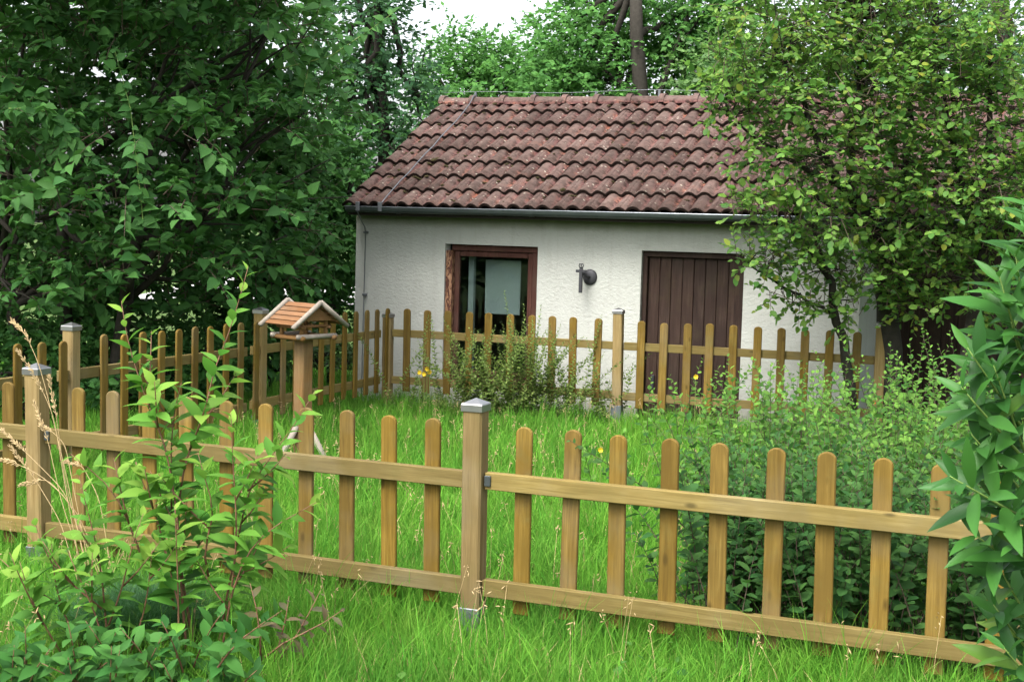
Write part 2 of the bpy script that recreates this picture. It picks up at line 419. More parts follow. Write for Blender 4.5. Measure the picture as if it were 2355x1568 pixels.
M['gravel'] = plain('pale_gravel', (0.33, 0.324, 0.31), 0.9, 0.1, bscale=8, var=0.25)

def glass_mat():
    t = NT('window_glass')
    tr = t.n('ShaderNodeBsdfTransparent'); tr.inputs[0].default_value = (0.80, 0.86, 0.84, 1)
    gl = t.n('ShaderNodeBsdfGlossy'); gl.inputs['Roughness'].default_value = 0.02; gl.inputs[0].default_value = (0.9, 0.95, 0.95, 1)
    fr = t.n('ShaderNodeFresnel'); fr.inputs[0].default_value = 1.5
    mx = t.n('ShaderNodeMixShader'); t.l(t.math('MULTIPLY_ADD', fr.outputs[0], 0.55), mx.inputs[0])
    mx.inputs[0].links[0].from_node.inputs[2].default_value = 0.0
    t.l(tr.outputs[0], mx.inputs[1]); t.l(gl.outputs[0], mx.inputs[2])
    return t.done(mx)
M['glass'] = glass_mat()

# ------------------------------------------------------------------ ground
def build_ground():
    xs = np.concatenate([np.linspace(-300, -12, 12), np.linspace(-10, 10, 121), np.linspace(12, 300, 12)])
    ys = np.concatenate([np.linspace(-40, 2, 8), np.linspace(3, 17, 141), np.linspace(18, 60, 15), np.linspace(70, 400, 8)])
    X, Y = np.meshgrid(xs, ys); rng = np.random.default_rng(3)
    Z = ground_z(X, Y) + rng.normal(0, 0.008, X.shape)
    nx, ny = len(xs), len(ys)
    i = (np.arange(ny - 1)[:, None] * nx + np.arange(nx - 1)).ravel()
    F = np.stack([i, i + 1, i + nx + 1, i + nx], 1)
    structure(mesh_obj('ground', np.stack([X, Y, Z], -1).reshape(-1, 3), F, M['ground'], smooth=True))
    m = MB().add([(-10, 36, -0.30), (-3.5, 36, -0.30), (-4.5, 60, -0.55), (-12, 60, -0.55)], [(0, 1, 2, 3)])
    structure(m.obj('gravel_yard', M['gravel']))
build_ground()

# ------------------------------------------------------------------ outbuilding
HA = 0.388
def build_house():
    root = empty('outbuilding', (-1.695, 15.0, 0.0), -HA)
    tag(root, 'small white rendered outbuilding with red tiled roof behind the fence', 'outbuilding')
    ZB, ZT, L, DEP = -0.62, 2.02, 5.306, 4.1
    openings = [(1.05, 2.087, 0.22, 1.648), (3.183, 4.207, -0.42, 1.648)]
    # front wall: one sheet with two openings, reveals 0.13 deep, then ends, back and gables
    us = sorted({0, L, *[o[0] for o in openings], *[o[1] for o in openings]})
    zs = sorted({ZB, ZT, *[o[2] for o in openings], *[o[3] for o in openings]})
    V, F, ix = [], [], {}
    def vid(u, y, z):
        k = (round(u, 4), round(y, 4), round(z, 4))
        if k not in ix: ix[k] = len(V); V.append(k)
        return ix[k]
    for a in range(len(us) - 1):
        for b in range(len(zs) - 1):
            uc, zc = (us[a] + us[a + 1]) / 2, (zs[b] + zs[b + 1]) / 2
            if any(o[0] < uc < o[1] and o[2] < zc < o[3] for o in openings): continue
            F.append((vid(us[a], 0, zs[b]), vid(us[a + 1], 0, zs[b]), vid(us[a + 1], 0, zs[b + 1]), vid(us[a], 0, zs[b + 1])))
    RD = 0.14
    for u0, u1, z0, z1 in openings:
        for (ua, za, ub, zb) in ((u0, z0, u0, z1), (u1, z1, u1, z0), (u0, z1, u1, z1), (u1, z0, u0, z0)):
            F.append((vid(ua, 0, za), vid(ub, 0, zb), vid(ub, RD, zb), vid(ua, RD, za)))
    RZ = 3.20
    F.append((vid(0, 0, ZB), vid(0, 0, ZT), vid(0, 2.05, RZ), vid(0, DEP, ZT), vid(0, DEP, ZB)))
    F.append((vid(L, 0, ZB), vid(L, DEP, ZB), vid(L, DEP, ZT), vid(L, 2.05, RZ), vid(L, 0, ZT)))
    F.append((vid(0, DEP, ZB), vid(0, DEP, ZT), vid(L, DEP, ZT), vid(L, DEP, ZB)))
    w = mesh_obj('wall', np.array(V), F, M['plaster'], root)
    # window
    u0, u1, z0, z1 = openings[0]
    win = MB()
    t = 0.055
    win.box(u0 + 0.055, u1 - 0.002, 0.055, 0.135, z1 - 0.065, z1 - 0.002, 0.004)
    win.box(u1 - 0.075, u1 - 0.003, 0.056, 0.134, z0 + 0.06, z1 - 0.067, 0.004)
    win.box(u0 + 0.002, u1 - 0.002, 0.054, 0.136, z0 + 0.002, z0 + 0.058, 0.004)
    wo = win.obj('window', M['frame_wood'], root)
    jam = MB().box(u0 + 0.003, u0 + 0.075, 0.02, 0.134, z0 + 0.06, z1 - 0.067, 0.003).obj('jamb', M['peeling'], wo)
    jam['label'] = 'left jamb with brown paint peeling off in flakes'
    a, b, c, d = u0 + 0.08, u1 - 0.08, z0 + 0.064, z1 - 0.07
    sash = MB()
    sash.box(a, a + t, 0.075, 0.125, c, d, 0.006).box(b - t, b, 0.075, 0.125, c, d, 0.006)
    sash.box(a + t + .001, b - t - .001, 0.076, 0.124, d - t, d, 0.006).box(a + t + .001, b - t - .001, 0.076, 0.124, c, c + t, 0.006)
    sash.obj('sash', M['frame_wood'], wo)
    MB().box(a + t - .004, b - t + .004, 0.097, 0.102, c + t - .004, d - t + .004).obj('pane', M['glass'], wo)
    # room behind the glass
    rm = MB()
    X0, X1, Y1, Z0, Z1 = 0.5, 3.0, 2.6, -0.1, 1.98
    rm.add([(X0, .15, Z0), (X1, .15, Z0), (X1, Y1, Z0), (X0, Y1, Z0), (X0, .15, Z1), (X1, .15, Z1), (X1, Y1, Z1), (X0, Y1, Z1)],
           [(0, 1, 2, 3), (4, 7, 6, 5), (0, 3, 7, 4), (1, 5, 6, 2), (3, 2, 6, 7)])
    rm.obj('room', M['room'], root)
    bd = MB().box(1.36, 1.76, 0.36, 0.378, 0.92, 1.49, 0.003).obj('board', M['board'], root)
    MB().box(1.19, 1.25, 0.30, 0.36, 0.0, 1.60, 0.003).obj('pale_strip', M['board'], root)  # narrow pale upright strip behind the pane
    # door of vertical planks
    u0, u1, z0, z1 = openings[1]
    dr = MB()
    dr.box(u0 + .002, u0 + .05, 0.045, 0.135, z0 + .01, z1 - .06, 0.004).box(u1 - .05, u1 - .002, 0.045, 0.135, z0 + .01, z1 - .06, 0.004)
    dr.box(u0 + .002, u1 - .002, 0.046, 0.134, z1 - .058, z1 - .002, 0.004)
    dr.box(u0 + .05, u1 - .05, 0.12, 0.135, z0 + .01, z1 - .058)
    do = dr.obj('door', M['door_wood'], root)
    n = 8; wd = (u1 - u0 - 0.104) / n
    rng = np.random.default_rng(8)
    pm = MB().box(0.002, wd - 0.002, -0.011, 0.011, z0 + 0.02, z1 - 0.062, 0.005).obj('plank', M['door_wood'], do, (u0 + .052, 0.1, 0)).data
    for k in range(1, n):
        link('plank', pm, do, (u0 + .052 + k * wd, 0.1 + float(rng.uniform(-.003, .003)), 0))
    MB().box(u0 + .12, u0 + .15, 0.06, 0.09, 0.28, 0.42, .004).obj('handle', M['iron'], do)
    # open bay on the right: dark boarding set back under the roof
    bay = MB().box(5.32, 7.0, 1.2, 1.25, ZB, 2.4).obj('bay_wall', M['door_wood'], root)
    pl = None
    for k in range(11):
        loc = (5.33 + k * 0.152, 1.18, 0)
        if pl is None: pl = MB().box(0, 0.146, 0, 0.02, ZB, 2.1, 0.003).obj('plank', M['door_wood'], bay, loc).data
        else: link('plank', pl, bay, loc)
    MB().box(6.9, 7.0, -0.1, 0.0, ZB, 2.0, 0.005).obj('post', M['door_wood'], root)
    # roof
    EY, EZ, RY = -0.26, 2.005, 2.05
    th = math.atan2(3.255 - EZ, RY - EY); SL = math.hypot(3.255 - EZ, RY - EY)
    U0, U1 = 0.0, 6.98
    cs, sn = math.cos(th), math.sin(th)
    rf = MB()
    k = 0.03
    rf.add([(U0 + .02, EY, EZ - k), (U1, EY, EZ - k), (U1, RY, 3.255 - k), (U0 + .02, RY, 3.255 - k),
            (U0 + .02, DEP + .26, EZ - k), (U1, DEP + .26, EZ - k)], [(0, 1, 2, 3), (3, 2, 5, 4)])
    rf.box(U0 + .03, U1, EY + .015, EY + .04, EZ - 0.085, EZ - 0.035)
    # rafter ends
    for q in range(9):
        x = .1 + q * .82
        rf.box(x, x + .07, EY + .045, 0.06, EZ - .08, EZ - .04)
    roof = rf.obj('roof', M['underlay'], root, fix=False)
    # interlocking clay tile with two rolls
    prof = [(-.004, .004), (.012, .016), (.032, .034), (.056, .046), (.078, .049), (.1, .045), (.122, .032), (.141, .013), (.157, .006), (.172, .008),
            (.19, .024), (.208, .037), (.228, .043), (.246, .042), (.249, .034), (.254, .034), (.257, .040), (.276, .030), (.296, .012), (.312, .006)]
    PWD, GA, TL = 0.31, 0.335, 0.415
    P = np.array(prof); m = len(P); th2 = .029
    def tile_mesh(seed):
        r = np.random.default_rng(seed)
        V = []
        for y, dz in ((0, 0.042), (TL * .5, 0.021), (TL, 0.0)):
            V += [(x, y + (r.uniform(-.002, .002) if y == 0 else 0), z + dz) for x, z in P]
        V += [(x, 0.001, z + 0.042 - th2) for x, z in P]
        V += [(x, TL * .3, z + 0.018 - th2) for x, z in P]
        F = []
        for a in range(2):
            F += [(a * m + i, a * m + i + 1, (a + 1) * m + i + 1, (a + 1) * m + i) for i in range(m - 1)]
        F += [(3 * m + i, 3 * m + i + 1, i + 1, i) for i in range(m - 1)]
        F += [(4 * m + i, 4 * m + i + 1, 3 * m + i + 1, 3 * m + i) for i in range(m - 1)]
        F += [(3 * m, 0, m, 4 * m), (4 * m - 1, 5 * m - 1, 2 * m - 1, m - 1)]
        me = bpy.data.meshes.new('roof_tile'); me.from_pydata(V, [], F); me.update()
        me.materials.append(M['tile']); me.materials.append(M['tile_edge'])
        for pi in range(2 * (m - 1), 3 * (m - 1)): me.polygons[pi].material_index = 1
        return me
    meshes = [tile_mesh(s) for s in range(4)]
    for me in meshes: me.polygons.foreach_set('use_smooth', [i < 2 * (m - 1) for i in range(len(me.polygons))])
    rng = np.random.default_rng(5)
    ncol = int((U1 - U0) / PWD)
    lumps = []
    for r_ in range(8):
        for c in range(ncol):
            s = r_ * GA - .03
            x = U0 + c * PWD + rng.normal(0, .0025)
            y, z = EY + s * cs, EZ + s * sn
            tl = 1.0
            if r_ == 7: tl = (SL - s) / TL
            o = link('roof_tile', meshes[int(rng.integers(4))], roof, (x, y + rng.normal(0, .007), z), (th + rng.normal(0, .006), rng.normal(0, .008), rng.normal(0, .014)), (1, tl, 1))
            for (vx, pz) in ((.157, .3), (.30, .45), (.25, .2), (.08, .06)):
                if rng.random() < pz * (2.2 if c < 2 else 1.0):
                    q = rng.uniform(.27, GA - .005) if rng.random() < .7 else rng.uniform(.03, .27)
                    hh = .042 * (1 - q / TL) + np.interp(vx, P[:, 0], P[:, 1]) + .004
                    base = np.array([x + vx + rng.normal(0, .012), y + q * cs - hh * sn, z + q * sn + hh * cs])
                    lumps.append((base, rng.uniform(.010, .022) * (1.6 if rng.random() < .15 else 1)))
    # moss cushions in the valleys
    ico = [(0, 0, 1), (.89, 0, .45), (.28, .85, .45), (-.72, .53, .45), (-.72, -.53, .45), (.28, -.85, .45), (.72, .53, -.3), (-.28, .85, -.3), (-.89, 0, -.3), (-.28, -.85, -.3), (.72, -.53, -.3)]
    icf = [(0, 1, 2), (0, 2, 3), (0, 3, 4), (0, 4, 5), (0, 5, 1), (1, 6, 2), (2, 7, 3), (3, 8, 4), (4, 9, 5), (5, 10, 1), (2, 6, 7), (3, 7, 8), (4, 8, 9), (5, 9, 10), (1, 10, 6)]
    mo = MB()
    for b, rr in lumps:
        for e in range(2):
            cc = b + rng.normal(0, rr * .7, 3) * (1, 1, .3)
            mo.add([tuple(cc + np.array(v) * rr * (rng.uniform(.8, 1.6), rng.uniform(.8, 1.8), rng.uniform(.5, .9)) ) for v in ico], icf)
    mo = mo.obj('moss', M['moss'], roof, smooth=True, fix=False); mo['kind'] = 'stuff'
    # ridge tiles
    n = 10; V, F = [], []
    for x, rr, dz in ((0, .125, .012), (.06, .122, .012), (.061, .112, 0.0), (.43, .105, -.004)):
        for j in range(n + 1):
            a = math.pi * (0.02 + 0.96 * j / n)
            V.append((x, rr * 1.02 * math.cos(a), rr * .92 * math.sin(a) + dz))
    for i in range(3):
        for j in range(n): F.append((i * (n + 1) + j, i * (n + 1) + j + 1, (i + 1) * (n + 1) + j + 1, (i + 1) * (n + 1) + j))
    F.append(tuple(range(n + 1)))
    rm_ = bpy.data.meshes.new('ridge_tile'); rm_.from_pydata(V, [], F); rm_.update(); rm_.materials.append(M['ridge'])
    recalc(rm_)
    for q in range(18):
        link('ridge_tile', rm_, roof, (U0 + .01 + q * .387, RY, 3.248), (rng.normal(0, .02), rng.normal(0, .008), rng.normal(0, .01)))
    # back slope: a plain run of the same covering, out of the camera's sight
    # gutter
    g = MB(); seg = 10
    GY, GZ, GR = EY - .03, 2.008, .052
    V, F = [], []
    for x in (.045, U1):
        for rr in (GR, GR - .004):
            for j in range(seg + 1):
                a = math.pi + math.pi * j / seg
                V.append((x, GY + rr * math.cos(a), GZ + rr * math.sin(a) * 1.15))
    q = seg + 1
    for j in range(seg):
        F.append((j, j + 1, 2 * q + j + 1, 2 * q + j)); F.append((q + j, 3 * q + j, 3 * q + j + 1, q + j + 1))
        F.append((j, q + j, q + j + 1, j + 1)); F.append((2 * q + j, 2 * q + j + 1, 3 * q + j + 1, 3 * q + j))
    g.add(V, F)
    gut = g.obj('gutter', M['gutter'], root, smooth=False)
    MB().tube([(.045, GY - GR, GZ), (U1 * .5, GY - GR, GZ + .002), (U1, GY - GR, GZ + .004)], .0065, 6).obj('rim', M['gutter_rim'], gut, smooth=True)
    for x in (0.62, 2.1, 3.6, 5.1):
        vv, ff = [], []
        for xx in (x, x + .05):
            for j in range(seg + 1):
                a = math.pi + math.pi * j / seg; vv.append((xx, GY + (GR + .004) * math.cos(a), GZ + (GR + .004) * 1.15 * math.sin(a)))
        ff = [(j, j + 1, seg + 2 + j, seg + 1 + j) for j in range(seg)]
        MB().add(vv, ff).obj('joint', M['gutter'], gut)
    # lightning conductor wire: ridge, down the slope, over the gutter, down the wall
    pts = []
    for x in np.linspace(0.05, 6.9, 40):
        pts.append((x, RY - .02, 3.40 + .012 * math.sin(x * 3.1)))
    lw = MB().tube(pts, .0028, 5)
    def onroof(u, s, h=.075): return (u, EY + s * cs - h * sn, EZ + s * sn + h * cs)
    down = [onroof(.47, SL - .02, .15), onroof(.465, SL - .2, .10)] + [onroof(.47 - .0 * i, SL - .2 - i * .22, .085 + .006 * math.sin(i * 2.2)) for i in range(1, 11)]
    down += [onroof(.46, .04, .07), (.455, EY - .06, EZ + .03)]
    lw.tube(down, .006, 5)
    lw.tube([(.20, GY - GR, GZ + .02), (.20, GY - GR - .01, GZ - .05), (.17, -.2, 1.86), (.15, -.09, 1.80), (.135, -.045, 1.74), (.13, -.035, 1.5), (.125, -.035, 1.0), (.12, -.035, .3), (.12, -.04, -.4)], .0055, 5)
    wire = lw.obj('lightning_wire', M['zinc'], root, smooth=True)
    cm = None
    for z in (1.74, 1.08, .16, -.1):
        loc = (.13, -.03, z)
        if cm is None: cm = MB().box(-.022, .022, -.015, .03, -.013, .013, .004).obj('clip', M['zinc'], wire, loc).data
        else: link('clip', cm, wire, loc)
    hm = None
    for x in np.arange(.45, 6.9, .75):
        loc = (x, RY - .02, 3.335)
        if hm is None: hm = MB().box(-.012, .012, -.012, .012, 0, .068, .002).obj('wire_holder', M['zinc'], wire, loc).data
        else: link('wire_holder', hm, wire, loc)
    gm = None
    for x in (.20, .46):
        loc = (x, GY - GR - .006, GZ)
        if gm is None: gm = MB().box(-.022, .022, -.008, .012, -.045, .05, .003).obj('gutter_clamp', M['zinc'], wire, loc).data
        else: link('gutter_clamp', gm, wire, loc)
    return root
house = build_house()

def house_pt(u, y, z):
    c, s = math.cos(HA), math.sin(HA)
    return np.array([-1.695 + u * c + y * s, 15.0 - u * s + y * c, z])

# wall fitting between window and door
def build_fitting():
    p = house_pt(2.655, 0, 1.365)
    r = empty('wall_bracket', p, -HA)
    tag(r, 'dark iron wall fitting with round plate between window and door', 'wall fitting')
    V, F = lathe([(.074, 0), (.074, .012), (.066, .022), (.045, .03), (.022, .034)], 24)
    V = [(x, -z, y * 1.08) for x, y, z in V]
    MB().add(V, F).obj('back_plate', M['iron'], r, smooth=True)
    MB().tube([(0, -.03, .0), (-.01, -.08, .01), (-.045, -.12, .045)], .016, 8).obj('arm', M['iron'], r, smooth=True)
    MB().box(-.069, -.035, -.145, -.115, -.155, .085, .004).obj('upright_bar', M['iron'], r)
    MB().box(-.105, -.0, -.143, -.117, .046, .074, .003).obj('cross_bar', M['iron'], r)
    f = MB()
    for dx in (-.022, .022): f.tube([(-.052 + dx * .3, -.13, .085), (-.052 + dx, -.13, .11), (-.052 + dx * .8, -.13, .135), (-.052, -.13, .125)], .006, 6)
    f.tube([(-.052, -.13, .085), (-.052, -.13, .137)], .006, 6)
    f.obj('finial', M['iron'], r, smooth=True)
build_fitting()

# ------------------------------------------------------------------ fences
PANEL = 2.4; SPC = PANEL / 11
def rounded_picket(w=.075, t=.02, z0=.17, z1=1.0):
    prof = [(-w / 2, z0), (w / 2, z0)]
    h = w * .40
    for a in np.linspace(0, math.pi, 9): prof.append((w / 2 * math.cos(a), z1 - h + h * math.sin(a)))
    b = .004
    V = []
    c = np.array([0, (z0 + z1) / 2])
    for y, ins in ((0, b), (b, 0), (t - b, 0), (t, b)):
        for x, z in prof:
            V.append((x - math.copysign(ins, x) if abs(x) > 1e-6 else x, y, z - (ins if z > c[1] else -ins)))
    n = len(prof); F = [tuple(range(n)), tuple(range(3 * n, 4 * n))[::-1]]
    for k in range(3):
        for i in range(n): F.append((k * n + i, (k + 1) * n + i, (k + 1) * n + (i + 1) % n, k * n + (i + 1) % n))
    return V, F
_pk = rounded_picket()
picket_me = bpy.data.meshes.new('picket'); picket_me.from_pydata(*_pk if False else (_pk[0], [], _pk[1])); picket_me.update(); picket_me.materials.append(M['picket']); recalc(picket_me)
def mk_post_me():
    o = MB().box(-.045, .045, -.045, .045, .17, 1.075, .008).obj('post', M['post']); me = o.data; bpy.data.objects.remove(o); return me
post_me = mk_post_me()
def mk_cap_me():
    w, b = .050, .047
    V = [(-w, -w, 1.055), (w, -w, 1.055), (w, w, 1.055), (-w, w, 1.055), (-w, -w, 1.084), (w, -w, 1.084), (w, w, 1.084), (-w, w, 1.084),
         (-b, -b, 1.089), (b, -b, 1.089), (b, b, 1.089), (-b, b, 1.089), (0, 0, 1.112)]
    F = [(0, 3, 2, 1)] + [(i, (i + 1) % 4, 4 + (i + 1) % 4, 4 + i) for i in range(4)] + [(4 + i, 4 + (i + 1) % 4, 8 + (i + 1) % 4, 8 + i) for i in range(4)] + [(8 + i, 8 + (i + 1) % 4, 12) for i in range(4)]
    me = bpy.data.meshes.new('post_cap'); me.from_pydata(V, [], F); me.update(); me.materials.append(M['steel']); return me
cap_me = mk_cap_me()
def mk_sleeve_me():
    o = MB().box(-.049, .049, -.049, .049, -.1, .185, .003).obj('post_sleeve', M['zinc']); me = o.data; bpy.data.objects.remove(o); return me
sleeve_me = mk_sleeve_me()
def mk_rail_me(x0, x1):
    o = MB().box(x0, x1, -.02, .02, -.075, 0, .003).obj('rail', M['rail']); me = o.data; bpy.data.objects.remove(o); return me
rail_me = mk_rail_me(.047, PANEL - .047)
def mk_bracket_me():
    o = MB().box(0, .03, -.026, .026, -.06, -.012, .003).obj('bracket', M['bracket']); me = o.data; bpy.data.objects.remove(o); return me
bracket_me = mk_bracket_me()

def fence(name, label, origin, ang, panels, side, frng, lean=0.0, dz=0.0, pick_shift=0.0, post_shift=0.0, dz_per_m=0.0, skip_posts=(), name_low=False):
    """panels: range of panel indices along +x; side -1: pickets on the near side of the rails, +1: far side (local y)"""
    root = empty(name, (origin[0], origin[1], dz), ang)
    tag(root, label, 'fence', 'wooden picket fences round the lawn')
    rng = np.random.default_rng(frng)
    idx = sorted({p for p in panels} | {p + 1 for p in panels})
    for i in idx:
        if i in skip_posts: continue
        x = i * PANEL + (post_shift if i else 0); low = -.15 if (i == 0 and name_low) else 0.0
        po = link('post', post_me, root, (x, 0, dz_per_m * x + low), (rng.normal(0, .004), rng.normal(0, .006) + lean, 0))
        link('post_cap', cap_me, po); link('post_sleeve', sleeve_me, po)
    for p in panels:
        x0 = p * PANEL
        for z in (.789, .314):
            rr = link('rail', rail_me, root, (x0, 0, z + dz_per_m * x0 + rng.normal(0, .003)), (0, -math.atan(dz_per_m), 0))
            link('bracket', bracket_me, rr, (.047, 0, 0)) if False else None
        for i in range(1, 11):
            x = x0 + i * SPC + pick_shift + rng.normal(0, .004)
            y = (.022 if side > 0 else -.042) + rng.normal(0, .001)
            link('picket', picket_me, root, (x, y, dz_per_m * x + rng.normal(0, .004)), (0, lean + rng.normal(0, .006), rng.normal(0, .01)))
    return root

f1 = fence('picket_fence', 'nearest wooden picket fence running across the foreground with capped centre post', (-.1382, 6.0751), -.3873, [-2, -1, 0, 1], 1, 1, lean=-.012)
for x, zz in ((.047, .789), (-PANEL + .047, .789)):
    link('bracket', bracket_me, f1, (x, -.003, zz))
f2 = fence('picket_fence', 'wooden picket fence in front of the white outbuilding', (-1.2417, 14.037), -.3413, [0, 1], -1, 2, lean=-.004, name_low=True)
f3 = fence('picket_fence', 'side picket fence below the dark leafy shrub on the left', (-1.2417 - .06, 14.037 - .1), math.pi + 1.1834, [0, 1, 2, 3], 1, 3, lean=0.0, pick_shift=-.2755, post_shift=-.1745, skip_posts=(0,))

# ------------------------------------------------------------------ vegetation toolkit
def leaf_tpl(kind):
    """unit leaf along +Y (length 1), normal +Z, returns V, F(quads)"""
    if kind == 'diamond':
        V = [(0, 0, 0), (.30, .45, .07), (0, 1, -.06), (-.30, .45, .07)]
        F = [(0, 1, 2, 3)]
        V = np.array(V); return V, np.array([(0, 1, 2, 3)])
    shapes = {'ovate': [(0, 0), (.22, .08), (.36, .28), (.31, .55), (.11, .84), (0, 1)],
              'oval': [(0, 0), (.20, .14), (.33, .40), (.31, .66), (.17, .90), (0, 1)],
              'lance': [(0, 0), (.06, .12), (.118, .35), (.118, .60), (.06, .84), (0, 1)],
              'ellip': [(0, 0), (.11, .12), (.215, .36), (.20, .60), (.09, .84), (0, 1)]}
    pr = shapes[kind]
    droop = {'ovate': .30, 'oval': .10, 'lance': .16, 'ellip': .30}[kind]
    fold = {'ovate': .35, 'oval': .25, 'lance': .35, 'ellip': .22}[kind]
    V, F = [], []
    for w, y in pr:
        z = -droop * y * y
        V += [(-w, y, z + fold * w), (0, y, z), (w, y, z + fold * w)]
    for i in range(len(pr) - 1):
        a = i * 3
        F += [(a, a + 1, a + 4, a + 3), (a + 1, a + 2, a + 5, a + 4)]
    return np.array(V), np.array(F)

def leaf_lite(kind):
    """6-vertex version: 4 tris as 2 quads folded on the midrib"""
    w = {'ovate': .31, 'oval': .33, 'lance': .135, 'ellip': .20}[kind]
    d = {'ovate': .25, 'oval': .08, 'lance': .14, 'ellip': .22}[kind]
    V = np.array([(0, 0, 0), (-w, .33, .10), (-w * .75, .68, .02), (0, 1, -d), (w * .75, .68, .02), (w, .33, .10)])
    return V, np.array([(0, 3, 2, 1), (0, 5, 4, 3)])

def norm(a): return a / (np.linalg.norm(a, axis=-1, keepdims=True) + 1e-9)

def frames(d, n):
    y = norm(d); x = norm(np.cross(y, n)); z = np.cross(x, y)
    return np.stack([x, y, z], -1)      # columns

def replicate(tpl, pos, Rm, sc):
    V, F = tpl; N, k = len(pos), len(V)
    out = np.einsum('nij,kj->nki', Rm, V) * np.asarray(sc).reshape(N, 1, 1) + pos[:, None, :]
    Fo = (F[None] + (np.arange(N) * k)[:, None, None]).reshape(-1, F.shape[1])
    return out.reshape(-1, 3), Fo

def foliage(root, L, kind, mat, rng, parts=300, cell=22, lite=True, name='leaf', min_px=14):
    """L = (pos, frames, size). Front-most, largest leaves become parts, the rest one mesh."""
    pos, Rm, sc = L
    base = np.array(root.location)
    full = leaf_tpl(kind) if kind != 'diamond' else leaf_tpl('diamond')
    small = leaf_lite(kind) if (lite and kind != 'diamond') else full
    sel = np.zeros(len(pos), bool)
    if parts:
        mid = pos + Rm[:, :, 1] * (sc * .5)[:, None]
        q = project(mid)
        ok = (q[:, 0] > 5) & (q[:, 0] < PW - 5) & (q[:, 1] > 5) & (q[:, 1] < PH - 5) & (q[:, 2] > .5)
        px = sc * FPX / q[:, 2]
        ok &= px > min_px
        ids = np.where(ok)[0]
        ids = ids[np.argsort(q[ids, 2])]
        seen, keep = set(), []
        for i in ids:
            c = (int(q[i, 0] / cell), int(q[i, 1] / cell))
            if c in seen: continue
            seen.add(c); keep.append(i)
        keep = np.array(keep, int)
        if len(keep) > parts: keep = keep[np.argsort(-px[keep])][:parts]
        sel[keep] = True
        me = bpy.data.meshes.new(name); me.from_pydata([tuple(v) for v in full[0]], [], [tuple(f) for f in full[1]]); me.update()
        me.polygons.foreach_set('use_smooth', [True] * len(me.polygons)); me.materials.append(mat)
        for i in keep:
            o = bpy.data.objects.new(name, me); COL.objects.link(o); o.parent = root
            m = np.eye(4); m[:3, :3] = Rm[i] * sc[i]; m[:3, 3] = pos[i] - base
            o.matrix_basis = Matrix(m.tolist())
    r = ~sel
    if r.any():
        V, F = replicate(small, pos[r] - base, Rm[r], sc[r])
        o = mesh_obj('foliage' , V, F, mat, root, smooth=False); o['kind'] = 'stuff'

def rand_unit(rng, n):
    v = rng.normal(size=(n, 3)); return norm(v)

def blob_points(rng, blobs, n, inner=.45, power=.5):
    """points biased to the shell of ellipsoids; returns pos, outward"""
    w = np.array([b[2] if len(b) > 2 else np.prod(b[1]) ** (2 / 3) for b in blobs]); w = w / w.sum()
    ii = rng.choice(len(blobs), n, p=w)
    c = np.array([b[0] for b in blobs])[ii]; r = np.array([b[1] for b in blobs])[ii]
    d = rand_unit(rng, n)
    rad = inner + (1 - inner) * rng.random(n) ** power
    return c + d * r * rad[:, None], norm(d / r)

def spray(rng, P, D, length, nleaf, size, spread=.9, droop=.25, updir=.6, jit=.35, sizevar=.42, pairs=True):
    """leafy twigs: P origins, D directions. returns leaf (pos, frames, size) and twig polylines endpoints"""
    n = len(P); Lg = length * rng.uniform(.6, 1.3, n)
    D = norm(D); up = np.array([0, 0, 1.0])
    S = norm(np.cross(D, up) + 1e-6)
    pos, dr, nm, sz = [], [], [], []
    for k in range(nleaf):
        t = (k + .6) / nleaf
        side = 1 if k % 2 else -1
        q = P + D * (Lg * t)[:, None] + np.array([0, 0, -1.0]) * (droop * Lg * t * t)[:, None]
        last = k == nleaf - 1
        ld = D * (1.0 if last else .55) + S * (0 if last else side * spread) + rng.normal(0, jit, (n, 3)) - up * (droop * .8)
        nn = up * updir + rng.normal(0, .38, (n, 3)) + D * .12 + np.array([-.05, -.30, 0])
        pos.append(q); dr.append(ld); nm.append(nn)
        sz.append(size * (1 - .25 * abs(t - .5)) * rng.uniform(1 - sizevar, 1 + sizevar, n))
    pos = np.concatenate(pos); dr = np.concatenate(dr); nm = np.concatenate(nm); sz = np.concatenate(sz)
    return (pos, frames(dr, nm), sz), Lg

def cat(*Ls): return tuple(np.concatenate([l[i] for l in Ls]) for i in range(3))

def twig_lines(P, D, Lg, droop, r0=.004):
    V, F = [], []
    n = len(P); up = np.array([0, 0, 1.0])
    D = norm(D); S = norm(np.cross(D, up) + 1e-6); N = np.cross(S, D)
    rings = []
    for t, r in ((-.35, r0 * 1.3), (.4, r0), (1., r0 * .4)):
        c = P + D * (Lg * t)[:, None] - up * (droop * Lg * t * abs(t))[:, None]
        rings.append([c + S * r, c - S * r * .5 + N * r * .87, c - S * r * .5 - N * r * .87])
    V = np.stack([np.stack(q, 1) for q in rings], 1).reshape(n, 9, 3)
    f = []
    for i in range(2):
        for j in range(3): f.append((i * 3 + j, i * 3 + (j + 1) % 3, (i + 1) * 3 + (j + 1) % 3, (i + 1) * 3 + j))
    f = np.array(f)
    return V.reshape(-1, 3), (f[None] + (np.arange(n) * 9)[:, None, None]).reshape(-1, 4)

def wiggle(rng, a, b, k=6, amp=.06):
    a, b = np.asarray(a, float), np.asarray(b, float)
    t = np.linspace(0, 1, k)[:, None]; L = np.linalg.norm(b - a)
    p = a + (b - a) * t + rng.normal(0, amp * L, (k, 3)) * np.sin(np.pi * t) ** .7
    return p

